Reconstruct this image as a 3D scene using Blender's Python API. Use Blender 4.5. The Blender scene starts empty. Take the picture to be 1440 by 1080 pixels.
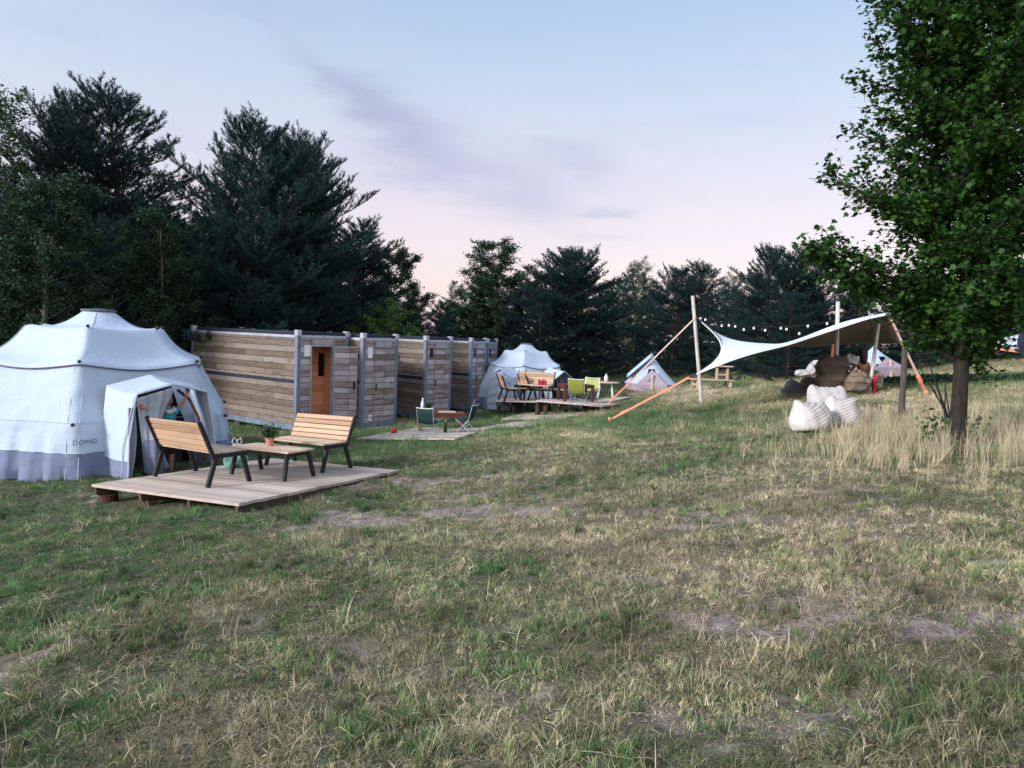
import bpy, bmesh, math, random
import numpy as np
from mathutils import Vector, Matrix
R = math.radians
rng = np.random.default_rng(7); random.seed(7)
S = bpy.context.scene; C = S.collection
D = bpy.data
# ------------------------------------------------------------------ camera
F, PITCH, ROLL = 1040.0, R(-3.75), R(2.25)
cp, sp, cr, sr = math.cos(PITCH), math.sin(PITCH), math.cos(ROLL), math.sin(ROLL)
EU, EF = Vector((0, -sp, cp)), Vector((0, cp, sp))
CR, CU = Vector((cr, 0, 0)) + EU*sr, Vector((-sr, 0, 0)) + EU*cr
cam = D.objects.new('camera', D.cameras.new('camera')); C.objects.link(cam)
cam.data.sensor_width = 36; cam.data.lens = F/1440*36; cam.data.clip_end = 3000; cam.data.clip_start = .05
M4 = Matrix((CR, CU, -EF)).transposed().to_4x4(); cam.matrix_world = M4
S.camera = cam
def ray(px, py): return CR*((px-720)/F) + CU*(-(py-540)/F) + EF
def W(px, py, Y):
    r = ray(px, py); return r*(Y/r.y)
# ------------------------------------------------------------------ light
SUN_EL, SUN_AZ = R(22), R(238)        # azimuth clockwise from +Y : behind the camera, to the left
w = D.worlds.new('World'); S.world = w; w.use_nodes = True
nt = w.node_tree; nt.nodes.clear()
def N(nt, t, **k):
    n = nt.nodes.new(t)
    for a, b in k.items(): setattr(n, a, b)
    return n
def math_(nt, op, a, b=None, c=None, clamp=False):
    n = N(nt, 'ShaderNodeMath', operation=op, use_clamp=clamp)
    for i, v in enumerate((a, b, c)):
        if v is None: continue
        if isinstance(v, (int, float)): n.inputs[i].default_value = v
        else: nt.links.new(v, n.inputs[i])
    return n.outputs[0]
def ramp(nt, fac, stops, interp='LINEAR'):
    n = N(nt, 'ShaderNodeValToRGB'); n.color_ramp.interpolation = interp
    e = n.color_ramp.elements
    while len(e) > 1: e.remove(e[-1])
    for i, (p, c) in enumerate(stops):
        q = e[0] if i == 0 else e.new(p)
        q.position = p; q.color = (*c, 1) if len(c) == 3 else c
    if fac is not None: nt.links.new(fac, n.inputs[0])
    return n.outputs[0]
def mixc(nt, f, a, b, mode='MIX'):
    n = N(nt, 'ShaderNodeMix', data_type='RGBA', blend_type=mode)
    for s, v in ((n.inputs[0], f), (n.inputs[6], a), (n.inputs[7], b)):
        if isinstance(v, (int, float)): s.default_value = v
        elif isinstance(v, tuple): s.default_value = (*v, 1) if len(v) == 3 else v
        else: nt.links.new(v, s)
    return n.outputs[2]
def build_world():
    tc = N(nt, 'ShaderNodeTexCoord'); sep = N(nt, 'ShaderNodeSeparateXYZ'); nt.links.new(tc.outputs['Generated'], sep.inputs[0])
    x, y, z = sep.outputs
    el = math_(nt, 'MULTIPLY', math_(nt, 'ARCSINE', z), 57.3)
    az = math_(nt, 'MULTIPLY', math_(nt, 'ARCTAN2', x, y), 57.3)
    # elevation gradient: dusty pink at the horizon, pale lilac, then blue
    f = math_(nt, 'DIVIDE', math_(nt, 'SUBTRACT', el, math_(nt, 'MULTIPLY', az, .03)), 60.0, clamp=True)
    base = ramp(nt, f, [(0, (.62, .48, .58)), (.07, (.82, .61, .67)), (.17, (.75, .62, .70)), (.27, (.60, .62, .73)), (.37, (.44, .56, .74)), (.5, (.32, .47, .69)), (.68, (.42, .56, .80)), (1, (.62, .72, .92))])
    # to the left the sky is paler
    lf = math_(nt, 'MULTIPLY', math_(nt, 'SUBTRACT', -8, az), 1/30, clamp=True)
    base = mixc(nt, math_(nt, 'MULTIPLY', lf, .45), base, (.62, .66, .78))
    # clouds : thin mauve streaks
    comb = N(nt, 'ShaderNodeCombineXYZ'); nt.links.new(az, comb.inputs[0]); nt.links.new(el, comb.inputs[1])
    noi = N(nt, 'ShaderNodeTexNoise'); noi.inputs['Scale'].default_value = .11; noi.inputs['Detail'].default_value = 6; noi.inputs['Roughness'].default_value = .55
    mp = N(nt, 'ShaderNodeMapping'); mp.inputs['Rotation'].default_value = (0, 0, R(38)); mp.inputs['Scale'].default_value = (.55, 2.2, 1)
    nt.links.new(comb.outputs[0], mp.inputs[0]); nt.links.new(mp.outputs[0], noi.inputs[0])
    nz = noi.outputs[0]
    wob = math_(nt, 'MULTIPLY', math_(nt, 'SUBTRACT', nz, .5), 9.0)
    def streak(a0, e0, a1, e1, wd, amp):
        L = math.hypot(a1-a0, e1-e0); ux, uy = (a1-a0)/L, (e1-e0)/L
        dx = math_(nt, 'SUBTRACT', az, a0); dy = math_(nt, 'SUBTRACT', el, e0)
        t = math_(nt, 'ADD', math_(nt, 'MULTIPLY', dx, ux), math_(nt, 'MULTIPLY', dy, uy))
        s = math_(nt, 'ADD', math_(nt, 'SUBTRACT', math_(nt, 'MULTIPLY', dy, ux), math_(nt, 'MULTIPLY', dx, uy)), wob)
        # half-width grows along the streak
        ww = math_(nt, 'ADD', wd*.5, math_(nt, 'MULTIPLY', t, wd*.8/L))
        ww = math_(nt, 'MAXIMUM', ww, .3)
        g = math_(nt, 'POWER', math_(nt, 'DIVIDE', s, ww), 2.0)
        g = math_(nt, 'EXPONENT', math_(nt, 'MULTIPLY', g, -1.0))
        q = math_(nt, 'DIVIDE', math_(nt, 'SUBTRACT', t, L*.5), L*.55)
        g2 = math_(nt, 'EXPONENT', math_(nt, 'MULTIPLY', math_(nt, 'POWER', math_(nt, 'ABSOLUTE', q), 3.0), -1.0))
        return math_(nt, 'MULTIPLY', math_(nt, 'MULTIPLY', g, g2), amp)
    tot = None
    for a in [(-20, 21.8, -14, 17.5, 1.0, .18), (-15.5, 17.8, -5.5, 13.6, 1.7, .85), (-7, 12.5, 4, 9.5, 2.6, .65), (1, 13.8, 7, 13.2, 1.2, .35), (4.5, 9.4, 9, 9.9, .7, .55), (4, 7.0, 9, 7.4, .6, .3)]:
        v = streak(*a); tot = v if tot is None else math_(nt, 'ADD', tot, v)
    thin = math_(nt, 'MULTIPLY', math_(nt, 'SUBTRACT', nz, .52), .9, clamp=True)
    tot = math_(nt, 'ADD', tot, thin)
    det = math_(nt, 'ADD', .35, math_(nt, 'MULTIPLY', nz, 1.2))
    tot = math_(nt, 'MULTIPLY', tot, det, clamp=True)
    base = mixc(nt, math_(nt, 'MULTIPLY', tot, .85), base, (.33, .31, .50))
    # the west, where the sun has just gone down, is the bright part of the sky
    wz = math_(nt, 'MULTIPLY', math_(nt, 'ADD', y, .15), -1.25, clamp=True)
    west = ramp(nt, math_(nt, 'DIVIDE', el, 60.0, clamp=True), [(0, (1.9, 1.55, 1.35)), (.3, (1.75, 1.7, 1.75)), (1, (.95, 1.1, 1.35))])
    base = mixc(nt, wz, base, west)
    sky = N(nt, 'ShaderNodeTexSky', sky_type='NISHITA', sun_disc=False, sun_elevation=SUN_EL, sun_rotation=SUN_AZ, air_density=1.2, dust_density=.6)
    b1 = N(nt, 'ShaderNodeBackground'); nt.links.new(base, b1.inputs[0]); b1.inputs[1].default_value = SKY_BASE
    b2 = N(nt, 'ShaderNodeBackground'); nt.links.new(sky.outputs[0], b2.inputs[0]); b2.inputs[1].default_value = SKY_NISHITA
    ad = N(nt, 'ShaderNodeAddShader'); nt.links.new(b1.outputs[0], ad.inputs[0]); nt.links.new(b2.outputs[0], ad.inputs[1])
    o = N(nt, 'ShaderNodeOutputWorld'); nt.links.new(ad.outputs[0], o.inputs[0])
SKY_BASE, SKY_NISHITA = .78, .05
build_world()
sun = D.objects.new('sun', D.lights.new('sun', 'SUN')); C.objects.link(sun)
sun.data.energy = 4.2; sun.data.angle = R(12); sun.data.color = (1, .96, .93)
sd = Vector((math.sin(SUN_AZ)*math.cos(SUN_EL), math.cos(SUN_AZ)*math.cos(SUN_EL), math.sin(SUN_EL)))
sun.rotation_euler = sd.to_track_quat('Z', 'Y').to_euler()
vs = S.view_settings; vs.view_transform = 'Standard'; vs.look = 'None'; vs.gamma = 1; vs.exposure = .18
S.render.engine = 'CYCLES'
S.cycles.max_bounces = 4; S.cycles.diffuse_bounces = 2; S.cycles.glossy_bounces = 2; S.cycles.transmission_bounces = 2; S.cycles.caustics_reflective = False; S.cycles.caustics_refractive = False
# ------------------------------------------------------------------ numpy noise
def _h(i, j, s):
    n = (i.astype(np.int64)*374761393 + j.astype(np.int64)*668265263 + s*1442695041) & 0xffffffff
    n = ((n ^ (n >> 13))*1274126177) & 0xffffffff
    n = n ^ (n >> 16)
    return (n & 0xffff)/65535.0
def vnoise(x, y, s=0):
    x = np.asarray(x, float); y = np.asarray(y, float)
    i = np.floor(x); j = np.floor(y); u = x-i; v = y-j
    u = u*u*(3-2*u); v = v*v*(3-2*v)
    a = _h(i, j, s); b = _h(i+1, j, s); c = _h(i, j+1, s); d = _h(i+1, j+1, s)
    return (a*(1-u)+b*u)*(1-v)+(c*(1-u)+d*u)*v
def fnoise(x, y, s=0, o=4):
    t = 0; a = 1; k = 0
    for q in range(o):
        t = t + a*vnoise(x*2**q+q*17.3, y*2**q-q*9.1, s+q); k += a; a *= .5
    return t/k
# ------------------------------------------------------------------ ground surface (thin plate through surveyed points)
ctl = [(720,1080,2.75),(60,1080,2.8),(1400,1080,2.6),(0,675,11.5),(150,690,10.4),(140,712,9.75),(335,713,8.7),(500,700,9.0),(565,664,10.9),
 (700,900,4.0),(900,800,5.2),(200,860,4.7),(720,700,8.7),(720,620,14.4),(600,612,17.4),(760,586,22.3),(856,594,17.8),(848,577,21.3),
 (987,567,20.8),(1000,620,12.1),(1160,606,14.2),(1200,700,7.0),(1345,642,9.75),(1440,620,10.4),(1440,540,20.8),(1440,507,36),
 (1300,560,18),(1300,517,34),(1222,554,19),(1120,558,20),(1050,548,25),(940,551,26.7),(880,560,26.6),(800,569,26.8),(720,573,27),
 (410,612,18.7),(557,598,20.9),(690,578,27.5),(335,630,15.2),(1440,800,5.0),(1100,900,3.7)]
P3 = [tuple(W(*c)) for c in ctl] + [(-20,30,-2.7),(-12,8,-2.75),(-14,0,-2.6),(0,70,-2.2),(50,70,0.3),(-50,20,-2.8),(0,-25,-1.6),(35,0,-.4),(22,8,-.9),(-40,70,-2.6),(0,0,-1.6),(0,45,-2.2),(-8,24,-2.72)]
P3 = np.array(P3)
def _U(r2): return np.where(r2 > 1e-9, r2*np.log(r2+1e-12)*.5, 0)
n_ = len(P3)
K = _U(((P3[:, None, :2]-P3[None, :, :2])**2).sum(-1)) + np.eye(n_)*6.0
Pm = np.c_[np.ones(n_), P3[:, :2]]
A_ = np.zeros((n_+3, n_+3)); A_[:n_, :n_] = K; A_[:n_, n_:] = Pm; A_[n_:, :n_] = Pm.T
sol = np.linalg.solve(A_, np.r_[P3[:, 2], 0, 0, 0])
def gz(x, y, bump=True):
    x = np.atleast_1d(np.asarray(x, float)); y = np.atleast_1d(np.asarray(y, float))
    xc = np.clip(x, -50, 50); yc = np.clip(y, -25, 75)
    z = sol[n_] + sol[n_+1]*xc + sol[n_+2]*yc
    for k in range(n_):
        z = z + sol[k]*_U((xc-P3[k, 0])**2+(yc-P3[k, 1])**2)
    z = np.clip(z, -3.2, 1.2)
    if bump:
        z = z + (fnoise(x*.8, y*.8, 3, 3)-.5)*.09 + (fnoise(x*4, y*4, 9, 3)-.5)*.035
    return z
def g1(x, y): return float(gz(x, y)[0])
def G(px, py):
    r = ray(px, py); r = r/r.y
    ys = np.linspace(1.5, 60, 1200)
    d = r.z*ys - gz(r.x*ys, ys)
    k = np.argmax(d < 0)
    if d[k] >= 0: k = len(ys)-1
    Y = ys[k-1] + (ys[k]-ys[k-1])*d[k-1]/(d[k-1]-d[k]) if k else ys[0]
    p = r*float(Y); return Vector((p.x, p.y, g1(p.x, p.y)))
# ------------------------------------------------------------------ materials
def new_mat(name, rough=.8):
    m = D.materials.new(name); m.use_nodes = True
    b = m.node_tree.nodes['Principled BSDF']; b.inputs['Roughness'].default_value = rough
    b.inputs['Specular IOR Level'].default_value = .3
    return m, m.node_tree, b
def noise(nt, scale, detail=4, rough=.55, vec=None, coord='Object', stretch=None, dim='3D'):
    n = N(nt, 'ShaderNodeTexNoise', noise_dimensions=dim); n.inputs['Scale'].default_value = scale; n.inputs['Detail'].default_value = detail; n.inputs['Roughness'].default_value = rough
    if vec is None:
        t = N(nt, 'ShaderNodeTexCoord'); vec = t.outputs[coord]
    if stretch:
        mp = N(nt, 'ShaderNodeMapping'); mp.inputs['Scale'].default_value = stretch; nt.links.new(vec, mp.inputs[0]); vec = mp.outputs[0]
    nt.links.new(vec, n.inputs['Vector']); return n.outputs[0]
def bump(nt, b, h, strength=.3, dist=.01):
    n = N(nt, 'ShaderNodeBump'); n.inputs['Strength'].default_value = strength; n.inputs['Distance'].default_value = dist
    nt.links.new(h, n.inputs['Height']); nt.links.new(n.outputs[0], b.inputs['Normal'])
def simple(name, col, rough=.7, var=.25, scale=8, bmp=.2, metallic=0, stretch=None, bdist=.004):
    m, t, b = new_mat(name, rough)
    n = noise(t, scale, 5, .6, stretch=stretch)
    dk = tuple(c*(1-var) for c in col); lt = tuple(min(1, c*(1+var)) for c in col)
    t.links.new(ramp(t, n, [(.3, dk), (.7, lt)]), b.inputs['Base Color'])
    b.inputs['Metallic'].default_value = metallic
    if bmp: bump(t, b, n, bmp, bdist)
    return m
def wood(name, dark, light, along=0, rough=.75, bmp=.4, knots=True):
    m, t, b = new_mat(name, rough)
    st = [10, 10, 10]; st[along] = .7
    n = noise(t, 2.2, 7, .65, stretch=tuple(st))
    n2 = noise(t, 1.3, 3, .5)
    info = N(t, 'ShaderNodeNewGeometry')
    f = math_(t, 'ADD', math_(t, 'MULTIPLY', n, .65), math_(t, 'MULTIPLY', n2, .2))
    f = math_(t, 'ADD', f, math_(t, 'MULTIPLY', info.outputs['Random Per Island'], .28))
    t.links.new(ramp(t, f, [(.35, dark), (.78, light)]), b.inputs['Base Color'])
    bump(t, b, n, bmp, .003); return m
def fabric(name, col, col2=None, rough=.85, trans=.12, wr=.35, scale=1.0):
    m, t, b = new_mat(name, rough)
    n = noise(t, .9*scale, 5, .55); fine = noise(t, 420, 2, .5)
    c2 = col2 or tuple(c*.86 for c in col)
    t.links.new(ramp(t, n, [(.3, c2), (.7, col)]), b.inputs['Base Color'])
    wrk = noise(t, 3.4*scale, 4, .55, stretch=(1, 1, .45)); vo = noise(t, 7*scale, 3, .5, stretch=(.5, .5, 2.2))
    h = math_(t, 'ADD', math_(t, 'MULTIPLY', wrk, 1.0), math_(t, 'MULTIPLY', vo, .35)); h = math_(t, 'ADD', h, math_(t, 'MULTIPLY', fine, .015))
    bump(t, b, h, wr, .06)
    out = t.nodes['Material Output']; tr = N(t, 'ShaderNodeBsdfTranslucent'); tr.inputs[0].default_value = (*col, 1)
    mx = N(t, 'ShaderNodeMixShader'); mx.inputs[0].default_value = trans
    t.links.new(b.outputs[0], mx.inputs[1]); t.links.new(tr.outputs[0], mx.inputs[2]); t.links.new(mx.outputs[0], out.inputs[0])
    return m
M = {}
M['deck'] = wood('weathered_boards', (.24, .195, .17), (.54, .46, .41), 0, .8, .5)
M['deck_dark'] = wood('wet_dark_timber', (.03, .022, .018), (.09, .065, .05), 0, .85)  # dark brown tone for joists and support feet
M['stump'] = simple('rough_log', (.055, .03, .022), .9, .5, 14, .8, stretch=(1, 1, .25), bdist=.02)
M['pine_wood'] = wood('oiled_pine_slats', (.28, .165, .10), (.52, .36, .24), 0, .6, .3)
M['pale_wood'] = wood('pale_worn_wood', (.34, .25, .18), (.58, .45, .34), 0, .75, .3)
M['red_wood'] = wood('reddish_table_wood', (.045, .012, .009), (.125, .035, .025), 0, .55, .2)
M['black_steel'] = simple('black_steel', (.012, .012, .015), .5, .3, 20, .1)
M['canvas'] = fabric('white_canvas', (.47, .56, .69), (.42, .51, .64), wr=.5)
M['canvas_roof'] = fabric('white_roof_canvas', (.50, .60, .74), (.44, .53, .68), wr=.35)
M['skirt'] = fabric('grey_blue_skirt', (.20, .24, .36), (.14, .17, .28), wr=.6)
M['inner'] = fabric('grey_inner_cloth', (.22, .25, .32), (.16, .18, .25), wr=.4)
M['seam'] = simple('dark_seam', (.10, .11, .15), .8, .2, 10, 0)
M['rope_pale'] = simple('pale_strap', (.62, .56, .52), .8, .2, 30, 0)
M['orange'] = simple('orange_webbing', (.78, .27, .18), .7, .2, 30, .1)
M['red'] = simple('red_webbing', (.42, .025, .03), .6, .2, 30, .1)
M['trim'] = simple('brown_trim', (.16, .075, .05), .7, .3, 20, .1)
M['metal'] = simple('blue_grey_steel', (.17, .21, .29), .45, .3, 3, .1, .35)
M['metal_light'] = simple('galvanised_rail', (.42, .46, .54), .4, .2, 4, .1, .4)
M['navy'] = simple('dark_roof_tarp', (.016, .02, .04), .6, .5, 4, .3)
M['white'] = simple('white_enamel', (.75, .78, .82), .4, .06, 5, 0)
M['interior'] = wood('orange_cabin_boards', (.60, .24, .13), (.90, .46, .27), 0, .6, .3)
M['dark'] = simple('dark_glass', (.01, .01, .012), .25, .2, 5, 0)
M['rubber'] = simple('black_plastic', (.012, .012, .014), .5, .2, 12, .1)
M['green_cloth'] = fabric('dark_green_cloth', (.008, .045, .042), (.006, .032, .03), wr=.4, trans=.05)
M['lime_cloth'] = fabric('olive_lime_cloth', (.24, .28, .05), (.18, .21, .03), wr=.4)
M['yellow_cloth'] = fabric('pale_yellow_cloth', (.42, .46, .17), (.34, .38, .13), wr=.4)
M['teal_cloth'] = fabric('turquoise_cloth', (.03, .30, .42), (.02, .22, .33), wr=.4, trans=.03)
M['red_cloth'] = fabric('red_cloth', (.45, .025, .06), (.3, .015, .04), wr=.4, trans=.03)
M['black_cloth'] = fabric('black_cloth', (.012, .012, .02), (.008, .008, .014), wr=.3, trans=.0)
M['skin'] = simple('skin', (.36, .17, .11), .55, .1, 6, .1)
M['hair'] = simple('dark_hair', (.018, .012, .01), .5, .4, 40, .6, stretch=(1, 1, .15))
M['terracotta'] = simple('terracotta', (.45, .22, .14), .8, .15, 12, .1)
M['tan_bag'] = fabric('brown_bean_bag_cloth', (.115, .088, .068), (.08, .06, .048), wr=.7, trans=0)  # brown cloth darkened to stand in for the shade over the pile
M['light_tan_bag'] = fabric('tan_bean_bag_cloth', (.22, .175, .14), (.16, .125, .10), wr=.7, trans=0)  # tan cloth darkened likewise, shade put into its colour
M['dark_bag'] = fabric('charcoal_bean_bag_cloth', (.075, .085, .11), (.05, .055, .075), wr=.6, trans=0)
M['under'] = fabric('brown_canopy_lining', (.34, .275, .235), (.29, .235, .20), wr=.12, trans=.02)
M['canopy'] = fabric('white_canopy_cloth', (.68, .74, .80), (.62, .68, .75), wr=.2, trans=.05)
M['pole'] = simple('pale_aluminium_pole', (.50, .47, .46), .5, .15, 6, .1, .2)
M['post'] = simple('grey_weathered_post', (.075, .066, .06), .9, .4, 10, .6, stretch=(4, 4, .5), bdist=.01)
M['bark'] = simple('dark_bark', (.024, .020, .018), .95, .55, 9, 1.0, stretch=(3, 3, .6), bdist=.03)
M['pine_bark'] = simple('pine_bark', (.05, .036, .028), .95, .5, 8, .8, stretch=(3, 3, .8), bdist=.03)
M['birch_bark'] = simple('grey_green_bark', (.10, .095, .08), .9, .4, 6, .5)
M['bulb'] = simple('frosted_bulb', (.85, .82, .76), .3, .05, 5, 0)
M['bulb'].node_tree.nodes['Principled BSDF'].inputs['Emission Color'].default_value = (1, .9, .75, 1)
M['bulb'].node_tree.nodes['Principled BSDF'].inputs['Emission Strength'].default_value = .12
M['bag_plastic'] = fabric('mint_plastic', (.30, .62, .52), (.2, .5, .42), wr=.8, rough=.35, trans=.25)
M['glass_green'] = simple('bottle_glass', (.02, .06, .03), .1, .2, 5, 0)
M['water_bottle'] = simple('pale_bottle', (.65, .70, .72), .25, .1, 5, 0)

def striped_bag():
    m, t, b = new_mat('striped_cotton', .85)
    tc = N(t, 'ShaderNodeTexCoord'); sx = N(t, 'ShaderNodeSeparateXYZ'); t.links.new(tc.outputs['Object'], sx.inputs[0])
    n = noise(t, 2.5, 3)
    v = math_(t, 'ADD', math_(t, 'MULTIPLY', sx.outputs[2], 1.0), math_(t, 'MULTIPLY', sx.outputs[0], -.5))
    v = math_(t, 'ADD', v, math_(t, 'MULTIPLY', n, .03))
    s = math_(t, 'SINE', math_(t, 'MULTIPLY', v, 112))
    fade = math_(t, 'MULTIPLY', math_(t, 'ADD', sx.outputs[0], .16), 7, clamp=True)
    c = ramp(t, math_(t, 'ADD', math_(t, 'MULTIPLY', s, .5), .5), [(.02, (.22, .20, .20)), (.34, (.47, .44, .43))])
    c = mixc(t, fade, (.52, .50, .49), c)
    t.links.new(c, b.inputs['Base Color'])
    bump(t, b, noise(t, 4, 4), .7, .05); return m
M['striped'] = striped_bag()
M['white_bag'] = fabric('white_bean_bag_cloth', (.50, .49, .49), (.40, .39, .40), wr=.8, trans=0)
def plank_wrap(name, front):
    """printed reclaimed-plank cladding"""
    m, t, b = new_mat(name, .6)
    tc = N(t, 'ShaderNodeTexCoord'); sx = N(t, 'ShaderNodeSeparateXYZ'); t.links.new(tc.outputs['Object'], sx.inputs[0])
    x, y, z = sx.outputs
    h = .155
    row = math_(t, 'FLOOR', math_(t, 'DIVIDE', z, h))
    fr = math_(t, 'FRACT', math_(t, 'DIVIDE', z, h))
    a = x if front else y
    # boards break at staggered joints
    wn = N(t, 'ShaderNodeTexWhiteNoise', noise_dimensions='1D'); t.links.new(row, wn.inputs['W'])
    off = math_(t, 'MULTIPLY', wn.outputs[0], 3.0)
    L = .42 if front else 2.6
    col = math_(t, 'FLOOR', math_(t, 'DIVIDE', math_(t, 'ADD', a, off if not front else 0.02), L))
    cx = N(t, 'ShaderNodeCombineXYZ'); t.links.new(row, cx.inputs[0]); t.links.new(col, cx.inputs[1])
    w2 = N(t, 'ShaderNodeTexWhiteNoise', noise_dimensions='2D'); t.links.new(cx.outputs[0], w2.inputs[0])
    w3 = N(t, 'ShaderNodeTexWhiteNoise', noise_dimensions='1D'); t.links.new(math_(t, 'ADD', row, 7.3), w3.inputs['W'])
    sel = math_(t, 'ADD', math_(t, 'MULTIPLY', w2.outputs[0], .45 if front else .35), math_(t, 'MULTIPLY', w3.outputs[0], .6))
    st = (.9, 1, 14) if front else (1, .9, 14)
    vec = N(t, 'ShaderNodeVectorMath', operation='ADD'); t.links.new(tc.outputs['Object'], vec.inputs[0])
    cc = N(t, 'ShaderNodeCombineXYZ'); t.links.new(math_(t, 'MULTIPLY', row, 3.7), cc.inputs[0]); t.links.new(math_(t, 'MULTIPLY', row, 5.1), cc.inputs[1]); t.links.new(cc.outputs[0], vec.inputs[1])
    gr = noise(t, 2.6, 7, .7, vec=vec.outputs[0], stretch=st)
    kn = noise(t, 3.2, 3, .6, vec=vec.outputs[0], stretch=(1, 1, 3))
    f = math_(t, 'ADD', math_(t, 'ADD', .07, math_(t, 'MULTIPLY', sel, .52)), math_(t, 'MULTIPLY', math_(t, 'SUBTRACT', gr, .2), .72))
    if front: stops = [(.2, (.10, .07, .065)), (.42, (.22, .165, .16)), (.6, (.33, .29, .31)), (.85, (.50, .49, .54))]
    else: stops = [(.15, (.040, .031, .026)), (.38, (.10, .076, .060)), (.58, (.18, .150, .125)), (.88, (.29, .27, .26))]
    c = ramp(t, f, stops)
    k = ramp(t, kn, [(.54, (0, 0, 0)), (.68, (1, 1, 1))])
    c = mixc(t, math_(t, 'MULTIPLY', N_rgb(t, k), .6), c, (.08, .05, .035))
    e = math_(t, 'MINIMUM', fr, math_(t, 'SUBTRACT', 1, fr))
    gap = math_(t, 'LESS_THAN', e, .06)
    fa = math_(t, 'FRACT', math_(t, 'DIVIDE', math_(t, 'ADD', a, off if not front else 0.02), L))
    ga = math_(t, 'LESS_THAN', math_(t, 'MINIMUM', fa, math_(t, 'SUBTRACT', 1, fa)), .012 if front else .002)
    gg = math_(t, 'MAXIMUM', gap, ga)
    c = mixc(t, math_(t, 'MULTIPLY', gg, .8), c, (.03, .022, .02))
    t.links.new(c, b.inputs['Base Color']); bump(t, b, gr, .25, .004)
    return m
def N_rgb(t, c):
    n = N(t, 'ShaderNodeRGBToBW'); t.links.new(c, n.inputs[0]); return n.outputs[0]
M['clad_side'] = plank_wrap('plank_cladding_side', False)
M['clad_front'] = plank_wrap('plank_cladding_front', True)

def leafmat(name, stops, trans=.3, scale=.8, rough=.6):
    m, t, b = new_mat(name, rough)
    oi = N(t, 'ShaderNodeObjectInfo'); ge = N(t, 'ShaderNodeNewGeometry')
    n = noise(t, scale, 3, .6)
    f = math_(t, 'ADD', math_(t, 'MULTIPLY', n, .6), math_(t, 'MULTIPLY', ge.outputs['Random Per Island'], .4))
    f = math_(t, 'ADD', f, math_(t, 'MULTIPLY', math_(t, 'SUBTRACT', oi.outputs['Random'], .5), .15))
    c = ramp(t, f, stops)
    t.links.new(c, b.inputs['Base Color'])
    out = t.nodes['Material Output']; tr = N(t, 'ShaderNodeBsdfTranslucent'); t.links.new(c, tr.inputs[0])
    mx = N(t, 'ShaderNodeMixShader'); mx.inputs[0].default_value = trans
    t.links.new(b.outputs[0], mx.inputs[1]); t.links.new(tr.outputs[0], mx.inputs[2]); t.links.new(mx.outputs[0], out.inputs[0])
    return m
M['needle'] = leafmat('pine_needles', [(.25, (.004, .017, .022)), (.5, (.009, .036, .038)), (.8, (.024, .070, .062))], .1)
M['leaf_dark'] = leafmat('dark_leaves', [(.25, (.009, .028, .016)), (.5, (.022, .055, .026)), (.8, (.050, .105, .038))], .25)
M['leaf_light'] = leafmat('light_leaves', [(.25, (.04, .09, .02)), (.5, (.08, .17, .035)), (.8, (.14, .26, .06))], .3)
M['leaf_maple'] = leafmat('maple_leaves', [(.2, (.008, .030, .008)), (.45, (.020, .070, .012)), (.65, (.045, .125, .018)), (.85, (.10, .20, .03))], .35, 1.1)
M['leaf_sage'] = leafmat('potted_leaves', [(.25, (.02, .05, .02)), (.8, (.05, .11, .03))], .2)

# ------------------------------------------------------------------ mesh helpers
def mesh_np(name, V, Fs, mats, fm=None, smooth=False):
    """V (n,3); Fs list of (m,k) index arrays"""
    me = D.meshes.new(name)
    V = np.asarray(V, np.float32); tot = []; ls = []; st = 0
    for f in Fs:
        f = np.asarray(f, np.int32)
        if len(f) == 0: continue
        ls.append(f.ravel()); tot.append(np.full(len(f), f.shape[1], np.int32))
    lv = np.concatenate(ls); lt = np.concatenate(tot)
    me.vertices.add(len(V)); me.vertices.foreach_set('co', V.ravel())
    me.loops.add(len(lv)); me.loops.foreach_set('vertex_index', lv)
    me.polygons.add(len(lt)); s = np.r_[0, np.cumsum(lt)[:-1]].astype(np.int32)
    me.polygons.foreach_set('loop_start', s); me.polygons.foreach_set('loop_total', lt)
    if fm is not None: me.polygons.foreach_set('material_index', np.asarray(fm, np.int32))
    if smooth: me.polygons.foreach_set('use_smooth', np.ones(len(lt), bool))
    for m in mats: me.materials.append(m)
    me.update(calc_edges=True); me.validate(); return me
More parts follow.
